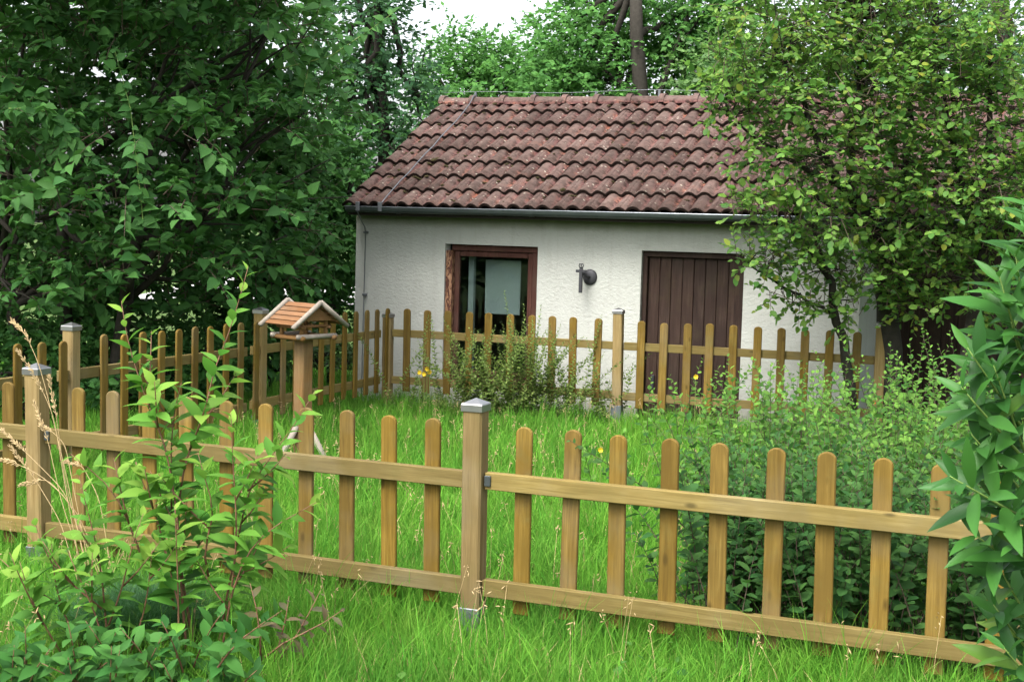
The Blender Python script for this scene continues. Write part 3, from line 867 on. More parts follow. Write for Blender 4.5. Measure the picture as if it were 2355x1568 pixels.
def limbs(rng, base, trunk_top, r0, targets, r1=.012, sides=7, amp=.05):
    """trunk plus limbs to targets; returns MB"""
    m = MB()
    tr = wiggle(rng, base, trunk_top, 7, amp * .5)
    m.tube(tr, np.linspace(r0, r0 * .5, 7), 9)
    for tg in targets:
        j = int(rng.integers(3, 7)); s = tr[j]
        p = wiggle(rng, s, tg, 6, amp)
        m.tube(p, np.linspace(r0 * .42, r1, 6), sides)
        for e in range(2):
            q = p[int(rng.integers(3, 5))]
            m.tube(wiggle(rng, q, np.asarray(tg) + rng.normal(0, .25, 3) * np.linalg.norm(np.asarray(tg) - s) * .5, 4, amp), np.linspace(r1 * 1.4, r1 * .3, 4), 5)
    return m

# ---- the big dark broadleaf shrub-tree on the left
def big_shrub():
    rng = np.random.default_rng(11)
    base = np.array([-4.1, 12.9, float(ground_z(-4.1, 12.9))])
    root = empty('broadleaf_tree', base)
    tag(root, 'big dark green broadleaf tree overhanging the side fence at left', 'tree')
    B = []
    def blob(px, py, Y, rx, ry, rz, w=None): B.append((at(px, py, Y), np.array([rx, ry, rz * (.62 if rz < .7 else 1)])) if w is None else (at(px, py, Y), np.array([rx, ry, rz]), w))
    for a in [(60, 60, 12.2, .9, 1.0, .6), (250, 120, 11.9, .8, .9, .5), (450, 60, 12.3, .8, .9, .55), (620, 70, 12.6, .65, .8, .6), (130, 300, 11.8, .8, .9, .5),
              (350, 330, 11.6, .75, .8, .42), (540, 300, 12.2, .8, .8, .5), (700, 260, 12.8, .42, .6, .42), (90, 500, 11.6, .85, .8, .4), (300, 470, 11.5, .8, .8, .4),
              (500, 480, 12.0, .7, .8, .4), (640, 520, 12.8, .38, .6, .5), (60, 680, 12.0, .8, .9, .5), (330, 620, 12.0, .9, .9, .45), (560, 640, 12.6, .5, .7, .4),
              (690, 620, 13.4, .25, .5, .35), (160, 740, 12.8, .9, .7, .3), (-120, 300, 12.0, .9, 1.0, 1.6), (300, -150, 12.3, 1.6, 1.2, .7), (420, 700, 13.0, 1.0, .6, .5),
              (200, 450, 13.6, 1.5, .6, 1.6), (500, 350, 13.9, 1.0, .5, 1.5)]: blob(*a)
    n = 2500
    P, Dn = blob_points(rng, B, n, .5, .55)
    up_ok = (Dn[:, 2] > -.25)
    P, Dn = P[up_ok], Dn[up_ok]
    # deep backing layers, plus unseen canopy overhead, added to keep the crown's inside dark
    BI = [(at(px, py, Y), np.array(r)) for px, py, Y, r in [(-100, 150, 15.5, (1.5, .5, 1.3)), (250, 150, 15.2, (1.5, .5, 1.2)), (550, 150, 15.6, (1.1, .5, 1.1)), (-100, 520, 15.0, (1.5, .5, 1.0)), (220, 500, 15.2, (1.5, .5, 1.0)), (520, 480, 15.5, (1.1, .5, 1.0)),
          (620, 300, 15.2, (.55, .4, 1.0)), (250, 20, 14.6, (1.4, .5, .5)), (640, 610, 15.0, (.45, .4, .6)), (690, 470, 15.4, (.4, .4, .7)), (560, 30, 14.9, (.8, .5, .6)), (100, 760, 14.6, (1.5, .4, .7)), (400, 760, 15.0, (1.1, .4, .6)), (600, 720, 15.2, (.55, .35, .6)), (-250, 400, 13.2, (1.0, .8, 2.2)), (100, -260, 11.2, (1.9, 1.6, .4)), (420, -240, 11.8, (.9, 1.3, .4)), (150, -200, 13.6, (1.7, 1.2, .5))]]
    PI_, DI_ = blob_points(rng, BI, 4600, .2, .8)
    P = np.concatenate([P, PI_]); Dn = np.concatenate([Dn, DI_]); n = len(P)
    D = norm(Dn * .7 + rng.normal(0, .35, (n, 3)) + np.array([0.05, -.35, .08]))
    L, Lg = spray(rng, P, D, .29, 8, .112, spread=.85, droop=.38, updir=.8)
    # clumped leaf shelves with light from above
    keep = L[0][:, 2] > .15
    L = tuple(a[keep] for a in L)
    foliage(root, L, 'ovate', M['l_big'], rng, 300, 26)
    V, F = twig_lines(P - base, D, Lg, .32, .004)
    o = mesh_obj('twigs', V, F, M['twig'], root); o['kind'] = 'stuff'
    tg = [b[0] for b in B[:16]]
    m = MB()
    for dx, dy in ((0, 0), (.5, -.3), (-.5, .2)):
        mm = limbs(rng, base + (dx, dy, -.1), base + (dx * 1.6, dy * 1.6 - .2, 2.3), .085, [tg[i] for i in rng.choice(16, 6, replace=False)])
        m.add(mm.V, mm.F)
    m.V = [tuple(np.array(v) - base) for v in m.V]
    m.obj('trunk', M['bark'], root, smooth=True, fix=False)
    # long new shoots standing out of the crown
    LS = []
    for pts in ([(330, 520), (318, 400), (300, 250), (265, 120)], [(20, 250), (90, 250), (150, 300), (210, 370)], [(690, 250), (715, 130), (735, 10), (745, -40)], [(640, 160), (760, 130), (850, 70), (905, 30)]):
        Y = 11.0 if pts[0][0] < 600 else 12.2
        w = np.array([at(x, y, Y) for x, y in pts]); tt = np.linspace(0, 1, 22)
        cc = np.stack([np.interp(tt, np.linspace(0, 1, 4), w[:, k]) for k in range(3)], 1)
        MB().tube(cc - base, np.linspace(.006, .002, 22), 5).obj('shoot', M['greentwig'], root, smooth=True, fix=False)
        T = norm(np.gradient(cc, axis=0)); S = norm(np.cross(T, np.array([0, -1, .4])))
        for sd in (-1, 1):
            ii = np.arange(0 if sd > 0 else 1, 22, 2); m_ = len(ii)
            ii = np.arange(22)[rng.random(22) < .9]; m_ = len(ii)
            d = T[ii] * rng.uniform(.1, .8, (m_, 1)) + S[ii] * sd * rng.uniform(.5, 1.1, (m_, 1)) + np.array([0, -.25, -.45]) + rng.normal(0, .3, (m_, 3))
            LS.append((cc[ii], frames(d, np.array([0, -.75, .65]) + rng.normal(0, .4, (m_, 3))), .125 * rng.uniform(.55, 1.15, m_) * np.linspace(1.1, .7, m_)))
    L = cat(*LS); V, F = replicate(leaf_tpl('ovate'), L[0] - base, L[1], L[2])
    o = mesh_obj('shoot_leaves', V, F, M['l_big'], root, smooth=True); o['kind'] = 'stuff'
big_shrub()

# ---- far trees
def far_tree(label, cat_, base_px, Y, height, blobs, n, leafn, size, mat, kind='diamond', length=.6, seed=1, r0=.22, group='trees behind the outbuilding', name='tree', trunk_top=None, inner=.25, droop=.2, nl=40, dyo=0.0, amp=.06):
    rng = np.random.default_rng(seed)
    bx = (base_px - PW / 2) / FPX * Y
    base = np.array([bx, Y, float(ground_z(bx, Y)) - .05])
    root = empty(name, base); tag(root, label, cat_, group)
    B = [(at(px, py, Y + dy + dyo), np.array([rx, ry, rz])) for px, py, dy, rx, ry, rz in blobs]
    P, Dn = blob_points(rng, B, n, inner, .6)
    D = norm(Dn * .55 + rng.normal(0, .45, (n, 3)) + np.array([0, -.1, .05]))
    L, Lg = spray(rng, P, D, length, leafn, size, spread=.9, droop=droop, updir=.6)
    ok = L[0][:, 2] > .2; L = tuple(a[ok] for a in L)
    tpl = leaf_tpl('diamond') if kind == 'diamond' else leaf_lite(kind)
    V, F = replicate(tpl, L[0] - base, L[1], L[2])
    cr = mesh_obj('crown', V, F, mat, root); 
    top = base + (0, 0, height) if trunk_top is None else trunk_top
    tg = [B[i][0] for i in rng.choice(len(B), min(len(B), 12), replace=False)]
    m = limbs(rng, base, top, r0, tg, .025, 6, amp)
    for i in rng.choice(n, min(n, nl), replace=False):
        m.tube(wiggle(rng, tg[int(np.argmin([np.linalg.norm(t - P[i]) for t in tg]))], P[i], 4, .08), np.linspace(.022, .006, 4), 4)
    m.V = [tuple(np.array(v) - base) for v in m.V]
    m.obj('trunk', M['bark'], root, smooth=True, fix=False)
    return root

far_tree('bluish green tree left of the roof with sky showing through its crown', 'tree', 850, 21, 6.5,
         [(835, 30, 0, .65, 1.2, .9), (790, 110, 0, .8, 1.2, .8), (920, 150, .5, .55, 1.0, .6), (860, 220, 0, .9, 1.2, .7), (960, 240, .3, .55, .9, .6), (770, 260, 0, .7, 1, .8), (900, 330, 0, .7, 1.0, .5),
          (820, 380, -.2, .7, 1, .6), (730, 420, -.2, .6, .9, .8), (800, 500, -.4, .55, .9, .6), (800, -90, 0, .9, 1.2, .8), (720, 560, 0, .7, .9, .6), (905, 10, 0, .25, .6, .5), (780, 620, .5, .6, .8, .6)],
         1350, 8, .105, M['l_blue'], 'diamond', .42, 21, .13, inner=.2)
far_tree('light green feathery tree rising behind the left half of the roof', 'tree', 1120, 27, 3.4,
         [(1065, 125, 0, .55, 1, .4), (1130, 140, 0, .65, 1, .35), (1180, 170, 0, .75, 1, .35), (1090, 195, -.5, .7, 1, .35), (1250, 140, 0, .65, 1, .45), (1010, 180, 0, .5, .9, .55), (1300, 190, 0, .8, 1, .4), (1150, 220, 0, 1, 1, .3), (1000, 270, 0, .5, .8, .5)],
         850, 11, .115, M['l_robinia'], 'diamond', .62, 22, .12, inner=.1, droop=.3)
far_tree('green feathery tree with a tall dark trunk behind the middle of the roof', 'tree', 1484, 24, 8.5,
         [(1290, 80, 0, .45, .9, .4), (1350, 35, 0, .6, 1, .65), (1400, 30, .3, .8, 1, .6), (1350, 130, -.3, 1.0, 1, .5), (1260, 180, -.3, .8, 1, .45), (1390, 190, -.5, .9, 1, .4), (1440, 110, .6, .55, .8, .4), (1560, 40, .5, .9, 1.1, .6), (1620, 100, .2, .9, 1, .6), (1560, 160, .6, .6, 1, .55), (1690, 40, 0, .9, 1, .7), (1620, -60, 0, 1.4, 1.2, .7), (1680, 170, 0, .8, 1, .5), (1300, 220, 0, .9, .9, .3)],
         1700, 11, .12, M['l_robinia'], 'diamond', .62, 23, .20, inner=.15, droop=.3, trunk_top=at(1462, -60, 24), dyo=1.0, amp=.02)
far_tree('pale green tree filling the gap right of the tall trunk', 'tree', 1760, 24, 5.0,
         [(1640, 160, 0, .7, .9, .5), (1720, 190, 0, .8, .9, .6), (1820, 150, 0, 1, 1, .7), (1620, 215, 0, .6, .9, .35), (1950, 100, 0, 1.1, 1, 1), (1900, 230, 0, 1, 1, .7)],
         1000, 9, .105, M['l_hedge'], 'diamond', .42, 24, .12, inner=.1)
far_tree('dark green tree behind the roof at the right edge of the view', 'tree', 2250, 22, 6.0,
         [(2100, 150, 0, 1.2, 1, 1.1), (2230, 120, 0, 1.1, 1, 1.0), (2330, 250, 0, 1, 1, 1.1), (2400, 450, 0, 1, 1, 1.3), (2150, 350, 0, 1.2, 1, 1.0), (2300, 600, 0, 1, 1, 1.2), (2420, 700, 0, 1, 1, 1.0)],
         2000, 8, .12, M['l_blue'], 'diamond', .45, 25, .15, inner=.2)
far_tree('dense dark shrub in the gap between big tree and white wall', 'shrub', 760, 17.5, 2.0,
         [(720, 480, 0, .45, .6, .5), (780, 560, 0, .40, .6, .45), (720, 640, .3, .4, .5, .35), (800, 440, 0, .3, .5, .4), (660, 760, 0, .7, .6, .45), (790, 720, .6, .25, .4, .3), (740, 330, 0, .4, .5, .4)],
         900, 8, .095, M['l_big'], 'ovate', .34, 26, .05, group='shrubs beyond the side fence', name='shrub', inner=.3)
far_tree('bright green shrub seen through the side fence beside the bird feeder', 'shrub', 620, 15.5, 0.8,
         [(560, 860, 0, .35, .5, .26), (640, 850, 0, .38, .5, .26), (730, 840, .3, .38, .5, .30), (800, 830, .6, .25, .5, .32), (480, 890, 0, .4, .5, .25), (700, 900, 0, .5, .5, .2)],
         750, 8, .055, M['l_hedge'], 'oval', .24, 27, .02, group='shrubs beyond the side fence', name='shrub', inner=.2)
far_tree('dark low shrub under the big tree beyond the side fence', 'shrub', 250, 12.6, 0.9,
         [(60, 860, 0, .7, .6, .4), (230, 850, 0, .7, .6, .4), (400, 870, .4, .6, .6, .35), (130, 950, -.2, .8, .5, .3), (330, 950, 0, .6, .5, .3), (480, 820, 1.2, .5, .5, .35)],
         900, 7, .08, M['l_big'], 'ovate', .26, 28, .03, group='shrubs beyond the side fence', name='shrub', inner=.3)

# ---- small-leaved tree on the right
def right_tree():
    rng = np.random.default_rng(31)
    base = np.array([3.40, 12.5, float(ground_z(3.4, 12.5)) - .05])
    root = empty('small_leaved_tree', base)
    tag(root, 'multi stemmed yellowish green tree covering the right end of the roof', 'tree')
    m = MB()
    def limb(pts, r, sides=8):
        w = np.array([at(*p) for p in pts]); t0 = np.linspace(0, 1, len(w)); tt = np.linspace(0, 1, 14)
        c = np.stack([np.interp(tt, t0, w[:, k]) for k in range(3)], 1) + rng.normal(0, .012, (14, 3))
        m.tube(c - base, np.interp(tt, [0, 1], r), sides)
        return c
    sk = []
    sk.append(limb([(2050, 960, 12.5), (2045, 720, 12.4), (2035, 610, 12.3), (2005, 515, 12.1), (1940, 435, 11.9)], (.115, .05)))
    sk.append(limb([(1940, 435, 11.9), (1890, 350, 11.8), (1850, 250, 11.8), (1810, 150, 11.7)], (.045, .010)))
    sk.append(limb([(1955, 450, 11.9), (1960, 330, 11.9), (1975, 200, 11.8), (1985, 40, 11.8)], (.035, .010)))
    sk.append(limb([(1940, 435, 11.9), (1840, 380, 11.8), (1740, 320, 11.7), (1670, 265, 11.6)], (.028, .006)))
    sk.append(limb([(2040, 640, 12.4), (2080, 480, 12.2), (2090, 300, 12.1), (2110, 100, 12)], (.055, .012)))
    sk.append(limb([(2200, 960, 12.0), (2240, 720, 11.9), (2265, 560, 11.8), (2270, 380, 11.7), (2280, 150, 11.6)], (.085, .015)))
    sk.append(limb([(2265, 560, 11.8), (2210, 420, 11.7), (2170, 250, 11.6), (2150, 60, 11.6)], (.04, .008)))
    sk.append(limb([(2300, 920, 12.1), (2330, 650, 12.0), (2350, 400, 11.9), (2370, 100, 11.8)], (.06, .012)))
    sk.append(limb([(1960, 940, 12.3), (1935, 760, 12.1), (1905, 640, 12.0), (1850, 560, 11.9), (1780, 500, 11.8)], (.05, .010)))
    sk.append(limb([(1905, 640, 12.0), (1880, 560, 11.9), (1860, 480, 11.9)], (.026, .008)))
    sk.append(limb([(1925, 720, 12.1), (1850, 690, 12.0), (1770, 640, 11.9), (1720, 600, 11.8)], (.018, .005)))
    sk.append(limb([(2000, 520, 12.1), (1880, 450, 11.9), (1780, 440, 11.8), (1690, 470, 11.7)], (.02, .005)))
    m.obj('trunk', M['bark'], root, smooth=True, fix=False)
    B = []
    for px, py, Y, rx, ry, rz in [(1800, 60, 11.7, .42, .6, .42), (1690, 140, 11.6, .34, .5, .26), (1640, 215, 11.6, .20, .4, .13), (1900, 90, 11.7, .5, .6, .45), (2020, 50, 11.8, .55, .7, .5), (2150, 70, 11.7, .55, .7, .5), (2280, 100, 11.6, .5, .7, .5),
                                  (1690, 235, 11.6, .22, .4, .2), (1780, 220, 11.6, .38, .5, .3), (1900, 230, 11.6, .48, .6, .38), (2040, 210, 11.7, .55, .7, .4), (2190, 220, 11.6, .5, .7, .42), (2310, 270, 11.6, .42, .6, .5),
                                  (1760, 340, 11.6, .28, .45, .2), (1870, 370, 11.6, .4, .5, .28), (2000, 360, 11.8, .5, .6, .32), (2140, 380, 11.7, .5, .6, .36), (2260, 420, 11.6, .45, .6, .4), (2350, 450, 11.7, .35, .6, .5),
                                  (1720, 470, 11.6, .22, .4, .13), (1800, 500, 11.6, .35, .45, .2), (1910, 520, 11.7, .4, .5, .22), (2040, 500, 11.9, .45, .55, .3), (2170, 520, 11.8, .45, .55, .3), (2290, 560, 11.8, .4, .5, .3),
                                  (1770, 590, 11.8, .3, .4, .16), (1880, 610, 11.9, .38, .4, .18), (2010, 620, 12.0, .42, .45, .22), (2150, 630, 12.0, .42, .45, .22), (2270, 680, 11.9, .35, .4, .25), (1830, 680, 11.9, .26, .3, .10), (1930, 700, 12.0, .28, .3, .12), (2080, 690, 12.1, .28, .3, .14),
                                  (1700, 20, 11.7, .2, .3, .2), (2000, -80, 11.8, 1.2, .8, .4)]:
        B.append((at(px, py, Y), np.array([rx, ry, rz])))
    n = 2700
    P, Dn = blob_points(rng, B, n, .15, .65)
    D = norm(Dn * .5 + rng.normal(0, .5, (n, 3)) + np.array([-.1, -.15, .25]))
    L, Lg = spray(rng, P, D, .24, 8, .064, spread=.8, droop=.12, updir=.8)
    foliage(root, L, 'oval', M['l_right'], rng, 300, 24, min_px=10)
    V, F = twig_lines(P - base, D, Lg, .12, .003)
    o = mesh_obj('twigs', V, F, M['twig'], root); o['kind'] = 'stuff'
    # branchlets joining twigs to the limbs
    allsk = np.concatenate(sk); mb = MB()
    for i in rng.choice(n, 420, replace=False):
        j = int(np.argmin(np.linalg.norm(allsk - P[i], axis=1) + .25 * np.maximum(allsk[:, 2] - P[i][2], 0)))
        mb.tube(wiggle(rng, allsk[j], P[i], 5, .07) - base, np.linspace(.008, .0025, 5), 4, False)
    mb.obj('branches', M['bark'], root, smooth=True, fix=False)['kind'] = 'stuff'
    # hanging dark berries
    bb = MB(); ico = [(0, 0, 1), (.94, 0, .33), (-.47, .82, .33), (-.47, -.82, .33), (0, 0, -1)]
    fc = [(0, 1, 2), (0, 2, 3), (0, 3, 1), (4, 2, 1), (4, 3, 2), (4, 1, 3)]
    for i in rng.choice(n, 160, replace=False):
        for e in range(3):
            c = P[i] + rng.normal(0, .03, 3) - (0, 0, .04) - base
            bb.add([tuple(c + np.array(v) * .008) for v in ico], fc)
    bb.obj('berries', M['dark_berry'], root, fix=False)['kind'] = 'stuff'
right_tree()

# ---- stem shrubs: shoots given as polylines in metres
def shrub_from_shoots(name, label, cat_, base, shoots, leaf_kind, size, gap, mat, young=None, stem_mat=None, group=None, parts=300, seed=1, r0=.006, cell=20, face=.5, droop=.25, spread=1.0, lite=False, min_px=14, tip=4, start=.12, rise=.35, sides=0):
    rng = np.random.default_rng(seed); base = np.array(base, float)
    extra = []
    for w in list(shoots) if sides else []:
        w = np.asarray(w, float); seg = np.r_[0, np.cumsum(np.linalg.norm(np.diff(w, axis=0), axis=1))]
        for k in range(int(sides * seg[-1] / .5)):
            t_ = rng.uniform(.15, .72) * seg[-1]
            p = np.array([np.interp(t_, seg, w[:, a]) for a in range(3)]); ln = rng.uniform(.14, .30)
            d = norm(np.array([rng.normal(0, .8), rng.normal(-.1, .4), .75]))
            extra.append([p, p + d * ln * .5, p + d * ln + (0, 0, .04)])
    shoots = list(shoots) + extra
    root = empty(name, base); tag(root, label, cat_, group)
    LO, LY = [], []; st = MB(); stems = []
    for w in shoots:
        w = np.asarray(w, float)
        seg = np.r_[0, np.cumsum(np.linalg.norm(np.diff(w, axis=0), axis=1))]; Lt = seg[-1]
        k = max(4, int(Lt / .07)); tt = np.linspace(0, Lt, k)
        c = np.stack([np.interp(tt, seg, w[:, a]) for a in range(3)], 1)
        c[1:-1] = (c[:-2] + 2 * c[1:-1] + c[2:]) / 4
        stems.append((c, np.linspace(r0 * (1 + .4 * Lt), r0 * .3, k)))
        nl = max(4, int(Lt * (1 - start) / gap)); s = Lt * (start + (1 - start) * (np.arange(nl) + .5) / nl)
        q = np.stack([np.interp(s, tt, c[:, a]) for a in range(3)], 1)
        T = norm(np.stack([np.interp(s, tt, np.gradient(c[:, a])) for a in range(3)], 1))
        ang = np.arange(nl) * 2.4 + rng.uniform(0, 6)
        ref = norm(np.cross(T, np.array([.3, -.9, .2]))); ref2 = np.cross(T, ref)
        S = ref * np.cos(ang)[:, None] + ref2 * np.sin(ang)[:, None]
        fr = (np.arange(nl) + .5) / nl
        up = np.array([0, 0, 1.0])
        d = T * (rise + .55 * fr[:, None] ** 2) + S * spread + rng.normal(0, .14, (nl, 3)) - up * droop * (1 - fr[:, None])
        nn = T * .9 + up * .35 + rng.normal(0, .2, (nl, 3)) + np.array([0, -face * .35, 0])
        sz = size * rng.uniform(.75, 1.12, nl) * np.clip(1.15 - .75 * fr ** 3, .35, 1)
        A = (q, frames(d, nn), sz)
        if young and nl > tip:
            LO.append(tuple(a[:-tip] for a in A)); LY.append(tuple(a[-tip:] for a in A))
        else: LO.append(A)
    if len(stems) > 40:
        for c, r in stems: st.tube(c - base, r, 4, False)
        o = st.obj('stems', stem_mat or M['twig'], root, smooth=True, fix=False); o['kind'] = 'stuff'
    else:
        for c, r in stems: MB().tube(c - base, r, 6).obj('stem', stem_mat or M['twig'], root, smooth=True, fix=False)
    nY = sum(len(l[0]) for l in LY) if LY else 0
    foliage(root, cat(*LO), leaf_kind, mat, rng, max(0, parts - min(nY, parts // 3)), cell, lite, min_px=min_px)
    if LY: foliage(root, cat(*LY), leaf_kind, young, rng, min(nY, parts // 3), cell, lite, min_px=min_px)
    return root

def pxs(pts, Y, dY=0.0):
    n = len(pts)
    return [at(x, y, Y + dY * i / max(1, n - 1)) for i, (x, y) in enumerate(pts)]

# ---- saplings in the left foreground
SAPS = 'leafy saplings in the left foreground'
shA = [pxs([(430, 1500), (415, 1330), (408, 1180), (380, 1020), (338, 926), (304, 821), (289, 765), (279, 692)], 5.45, .1),
       pxs([(411, 1500), (411, 1435), (409, 1326), (405, 1236), (402, 1163)], 5.3),
       pxs([(400, 1400), (376, 1236), (362, 1192), (337, 1134), (311, 1062)], 5.5),
       pxs([(330, 1290), (271, 1138), (217, 1084), (163, 1044)], 5.6),
       pxs([(395, 1180), (392, 1060), (398, 945), (417, 880)], 5.6)]
b = at(420, 1500, 5.45); b[2] = float(ground_z(b[0], b[1]))
shrub_from_shoots('leafy_sapling', 'fresh green sapling whose tall shoot stands before the side fence', 'sapling', b, shA, 'ellip', .130, .030, M['l_sap'], M['l_young'], M['redtwig'], SAPS, 300, 41, .004, 13, rise=.55, spread=.9, sides=1.3, min_px=11)
shB = [pxs([(450, 1500), (420, 1340), (405, 1200), (425, 1060), (473, 949), (488, 859), (507, 814), (526, 769), (548, 697), (571, 613)], 5.55, .1),
       pxs([(500, 1500), (520, 1380), (545, 1250), (571, 1122), (631, 1039), (676, 979), (724, 900)], 5.5),
       pxs([(520, 1440), (540, 1300), (545, 1200), (537, 1088), (533, 1013), (531, 949)], 5.4),
       pxs([(510, 1500), (521, 1428), (532, 1362), (550, 1312), (579, 1254), (615, 1214), (670, 1189), (735, 1150)], 5.35),
       pxs([(480, 1330), (460, 1250), (500, 1190), (470, 1100), (455, 1040)], 5.45)]
b = at(495, 1500, 5.5); b[2] = float(ground_z(b[0], b[1]))
shrub_from_shoots('leafy_sapling', 'tallest fresh green sapling reaching up beside the bird feeder', 'sapling', b, shB, 'ellip', .130, .030, M['l_sap'], M['l_young'], M['redtwig'], SAPS, 300, 42, .004, 13, rise=.55, spread=.9, sides=1.3, min_px=11)
shC = [pxs([(250, 1500), (235, 1333), (228, 1276), (213, 1218), (195, 1152), (180, 1085)], 5.35),
       pxs([(250, 1520), (224, 1417), (203, 1373), (181, 1326), (150, 1255)], 5.2),
       pxs([(245, 1450), (290, 1330), (300, 1250), (330, 1180)], 5.3),
       pxs([(235, 1400), (150, 1330), (100, 1280), (80, 1200)], 5.3), pxs([(140, 1500), (90, 1420), (60, 1350), (45, 1290)], 5.3), pxs([(190, 1500), (140, 1400), (120, 1310), (118, 1235)], 5.4), pxs([(300, 1500), (330, 1420), (345, 1330), (350, 1260)], 5.3)]
b = at(250, 1510, 5.3); b[2] = float(ground_z(b[0], b[1]))
shrub_from_shoots('leafy_sapling', 'shorter fresh green sapling near the left capped fence post', 'sapling', b, shC, 'ellip', .118, .029, M['l_sap'], M['l_young'], M['redtwig'], SAPS, 280, 43, .0038, 13, rise=.55, spread=.9, sides=1.3, min_px=11)
shD = [pxs([(640, 1520), (688, 1460), (709, 1413), (738, 1355)], 5.3), pxs([(610, 1510), (644, 1475), (724, 1449), (790, 1400)], 5.25), pxs([(600, 1520), (600, 1440), (590, 1390), (575, 1340)], 5.25), pxs([(630, 1520), (660, 1420), (665, 1370)], 5.3)]
b = at(620, 1520, 5.27); b[2] = float(ground_z(b[0], b[1]))
shrub_from_shoots('leafy_sapling', 'low sapling with reddish leaves in the grass', 'sapling', b, shD, 'ellip', .085, .035, M['l_red'], None, M['redtwig'], SAPS, 120, 44, .004, 12)
rng = np.random.default_rng(45)
shE = []
for i in range(34):
    x = rng.uniform(-20, 560); y0 = rng.uniform(1560, 1680); h = rng.uniform(60, 190)
    dx = rng.normal(0, 70); Y = rng.uniform(4.85, 5.25)
    shE.append(pxs([(x, y0), (x + dx * .4, y0 - h * .6), (x + dx, y0 - h)], Y, -.1))
b = at(280, 1560, 5.1); b[2] = float(ground_z(b[0], b[1]))
shrub_from_shoots('broadleaf_undershrub', 'low dark green leafy clump filling the bottom left corner', 'shrub', b, shE, 'ellip', .105, .022, M['l_low'], None, M['redtwig'], None, 300, 45, .004, 14, droop=.15)

# ---- glossy laurel at the right edge
rng = np.random.default_rng(51)
shL = []
for tipx, tipy, bx, by, Y in [(2352, 390, 2400, 700, 3.6), (2335, 470, 2400, 820, 3.5), (2290, 700, 2390, 980, 3.4), (2352, 430, 2400, 800, 3.5), (2300, 545, 2390, 900, 3.4), (2262, 590, 2370, 880, 3.35), (2330, 640, 2420, 1000, 3.3), (2190, 760, 2370, 1010, 3.3), (2175, 850, 2360, 1060, 3.25), (2250, 800, 2380, 1100, 3.3), (2150, 1055, 2370, 1200, 3.2), (2200, 960, 2370, 1150, 3.3),
                              (2240, 1100, 2390, 1280, 3.3), (2195, 1180, 2380, 1330, 3.25), (2290, 1180, 2420, 1400, 3.2), (2260, 1260, 2400, 1480, 3.3), (2250, 1350, 2400, 1540, 3.3), (2275, 1450, 2420, 1620, 3.25), (2340, 1000, 2440, 1300, 3.2), (2340, 760, 2440, 1000, 3.4), (2330, 1400, 2450, 1640, 3.4), (2310, 900, 2430, 1200, 3.5), (2350, 1150, 2460, 1500, 3.5),
                              (2350, 560, 2460, 900, 3.6), (2300, 1040, 2430, 1300, 3.6), (2320, 1300, 2460, 1580, 3.6)]:
    shL.append(pxs([(bx, by), ((bx + tipx) / 2 + 15, (by + tipy) / 2 + 20), (tipx + 35, tipy + 40)], Y, -.12))
b = at(2440, 1700, 3.4); b[2] = float(ground_z(b[0], b[1]))
for i in range(4):
    shL.append([b + rng.normal(0, .05, 3) * (1, 1, 0), at(2430 + 10 * i, 1300 - 150 * i, 3.4), at(2400 + 10 * i, 900 - 110 * i, 3.4)])
shrub_from_shoots('laurel_shrub', 'glossy dark green laurel with long leaves at the right edge', 'shrub', b, shL, 'lance', .152, .0175, M['l_laurel'], None, M['greentwig'], None, 300, 52, .004, 12, spread=.75, droop=.05, start=.2, rise=.42)

# ---- thicket inside the lawn on the right
def thicket(label, seed, spots, n, hmin, hmax, size, gap, mat, young, group, parts=300, lean=.25, start=.08):
    rng = np.random.default_rng(seed); sh = []
    for i in range(n):
        (x0, y0, rx, ry) = spots[int(rng.integers(len(spots)))]
        x, y = x0 + rng.normal(0, rx), y0 + rng.normal(0, ry)
        g = float(ground_z(x, y)); h = rng.uniform(hmin, hmax)
        dx, dy = rng.normal(0, lean * h), rng.normal(-.05, lean * h * .7)
        sh.append([(x, y, g), (x + dx * .25, y + dy * .25, g + h * .4), (x + dx * .6, y + dy * .6, g + h * .75), (x + dx, y + dy, g + h)])
    x0, y0 = spots[0][:2]
    return shrub_from_shoots('shrub', label, 'shrub', (x0, y0, float(ground_z(x0, y0))), sh, 'oval', size * 1.3, gap, mat, young, M['twig'], group, parts, seed, .0028, 20, lite=True, min_px=11, droop=.1, tip=5, start=start)
TH = 'shrubs growing inside the lawn at right'
thicket('dense dark shrub pressing against the front fence at right', 61, [(1.4, 6.05, .22, .18), (1.15, 6.35, .16, .18), (1.9, 5.85, .22, .18), (2.35, 5.75, .25, .18), (1.35, 6.8, .28, .22), (2.0, 6.6, .30, .25), (2.6, 6.4, .3, .25)], 440, .30, .98, .052, .023, M['l_dark'], None, TH, lean=.32, start=.28)
thicket('loose upright shrub with pale shoot tips in the middle of the lawn', 62, [(1.55, 8.2, .35, .5), (2.1, 8.0, .40, .5), (2.5, 8.7, .35, .45), (1.9, 9.0, .35, .4)], 230, .5, 1.12, .056, .028, M['l_shrub'], M['l_tip'], TH, lean=.22)
thicket('taller shrub with slender shoots beside the last back fence post', 63, [(3.15, 10.0, .22, .4), (3.05, 9.0, .2, .4), (2.75, 9.6, .22, .3)], 110, .5, 1.30, .05, .03, M['l_shrub'], M['l_tip'], TH, lean=.2)
thicket('sparse young shrub in front of the brown plank door', 64, [(1.9, 11.6, .4, .3), (2.5, 11.3, .3, .3)], 46, .45, .95, .05, .03, M['l_shrub'], M['l_tip'], TH, 150, lean=.25)

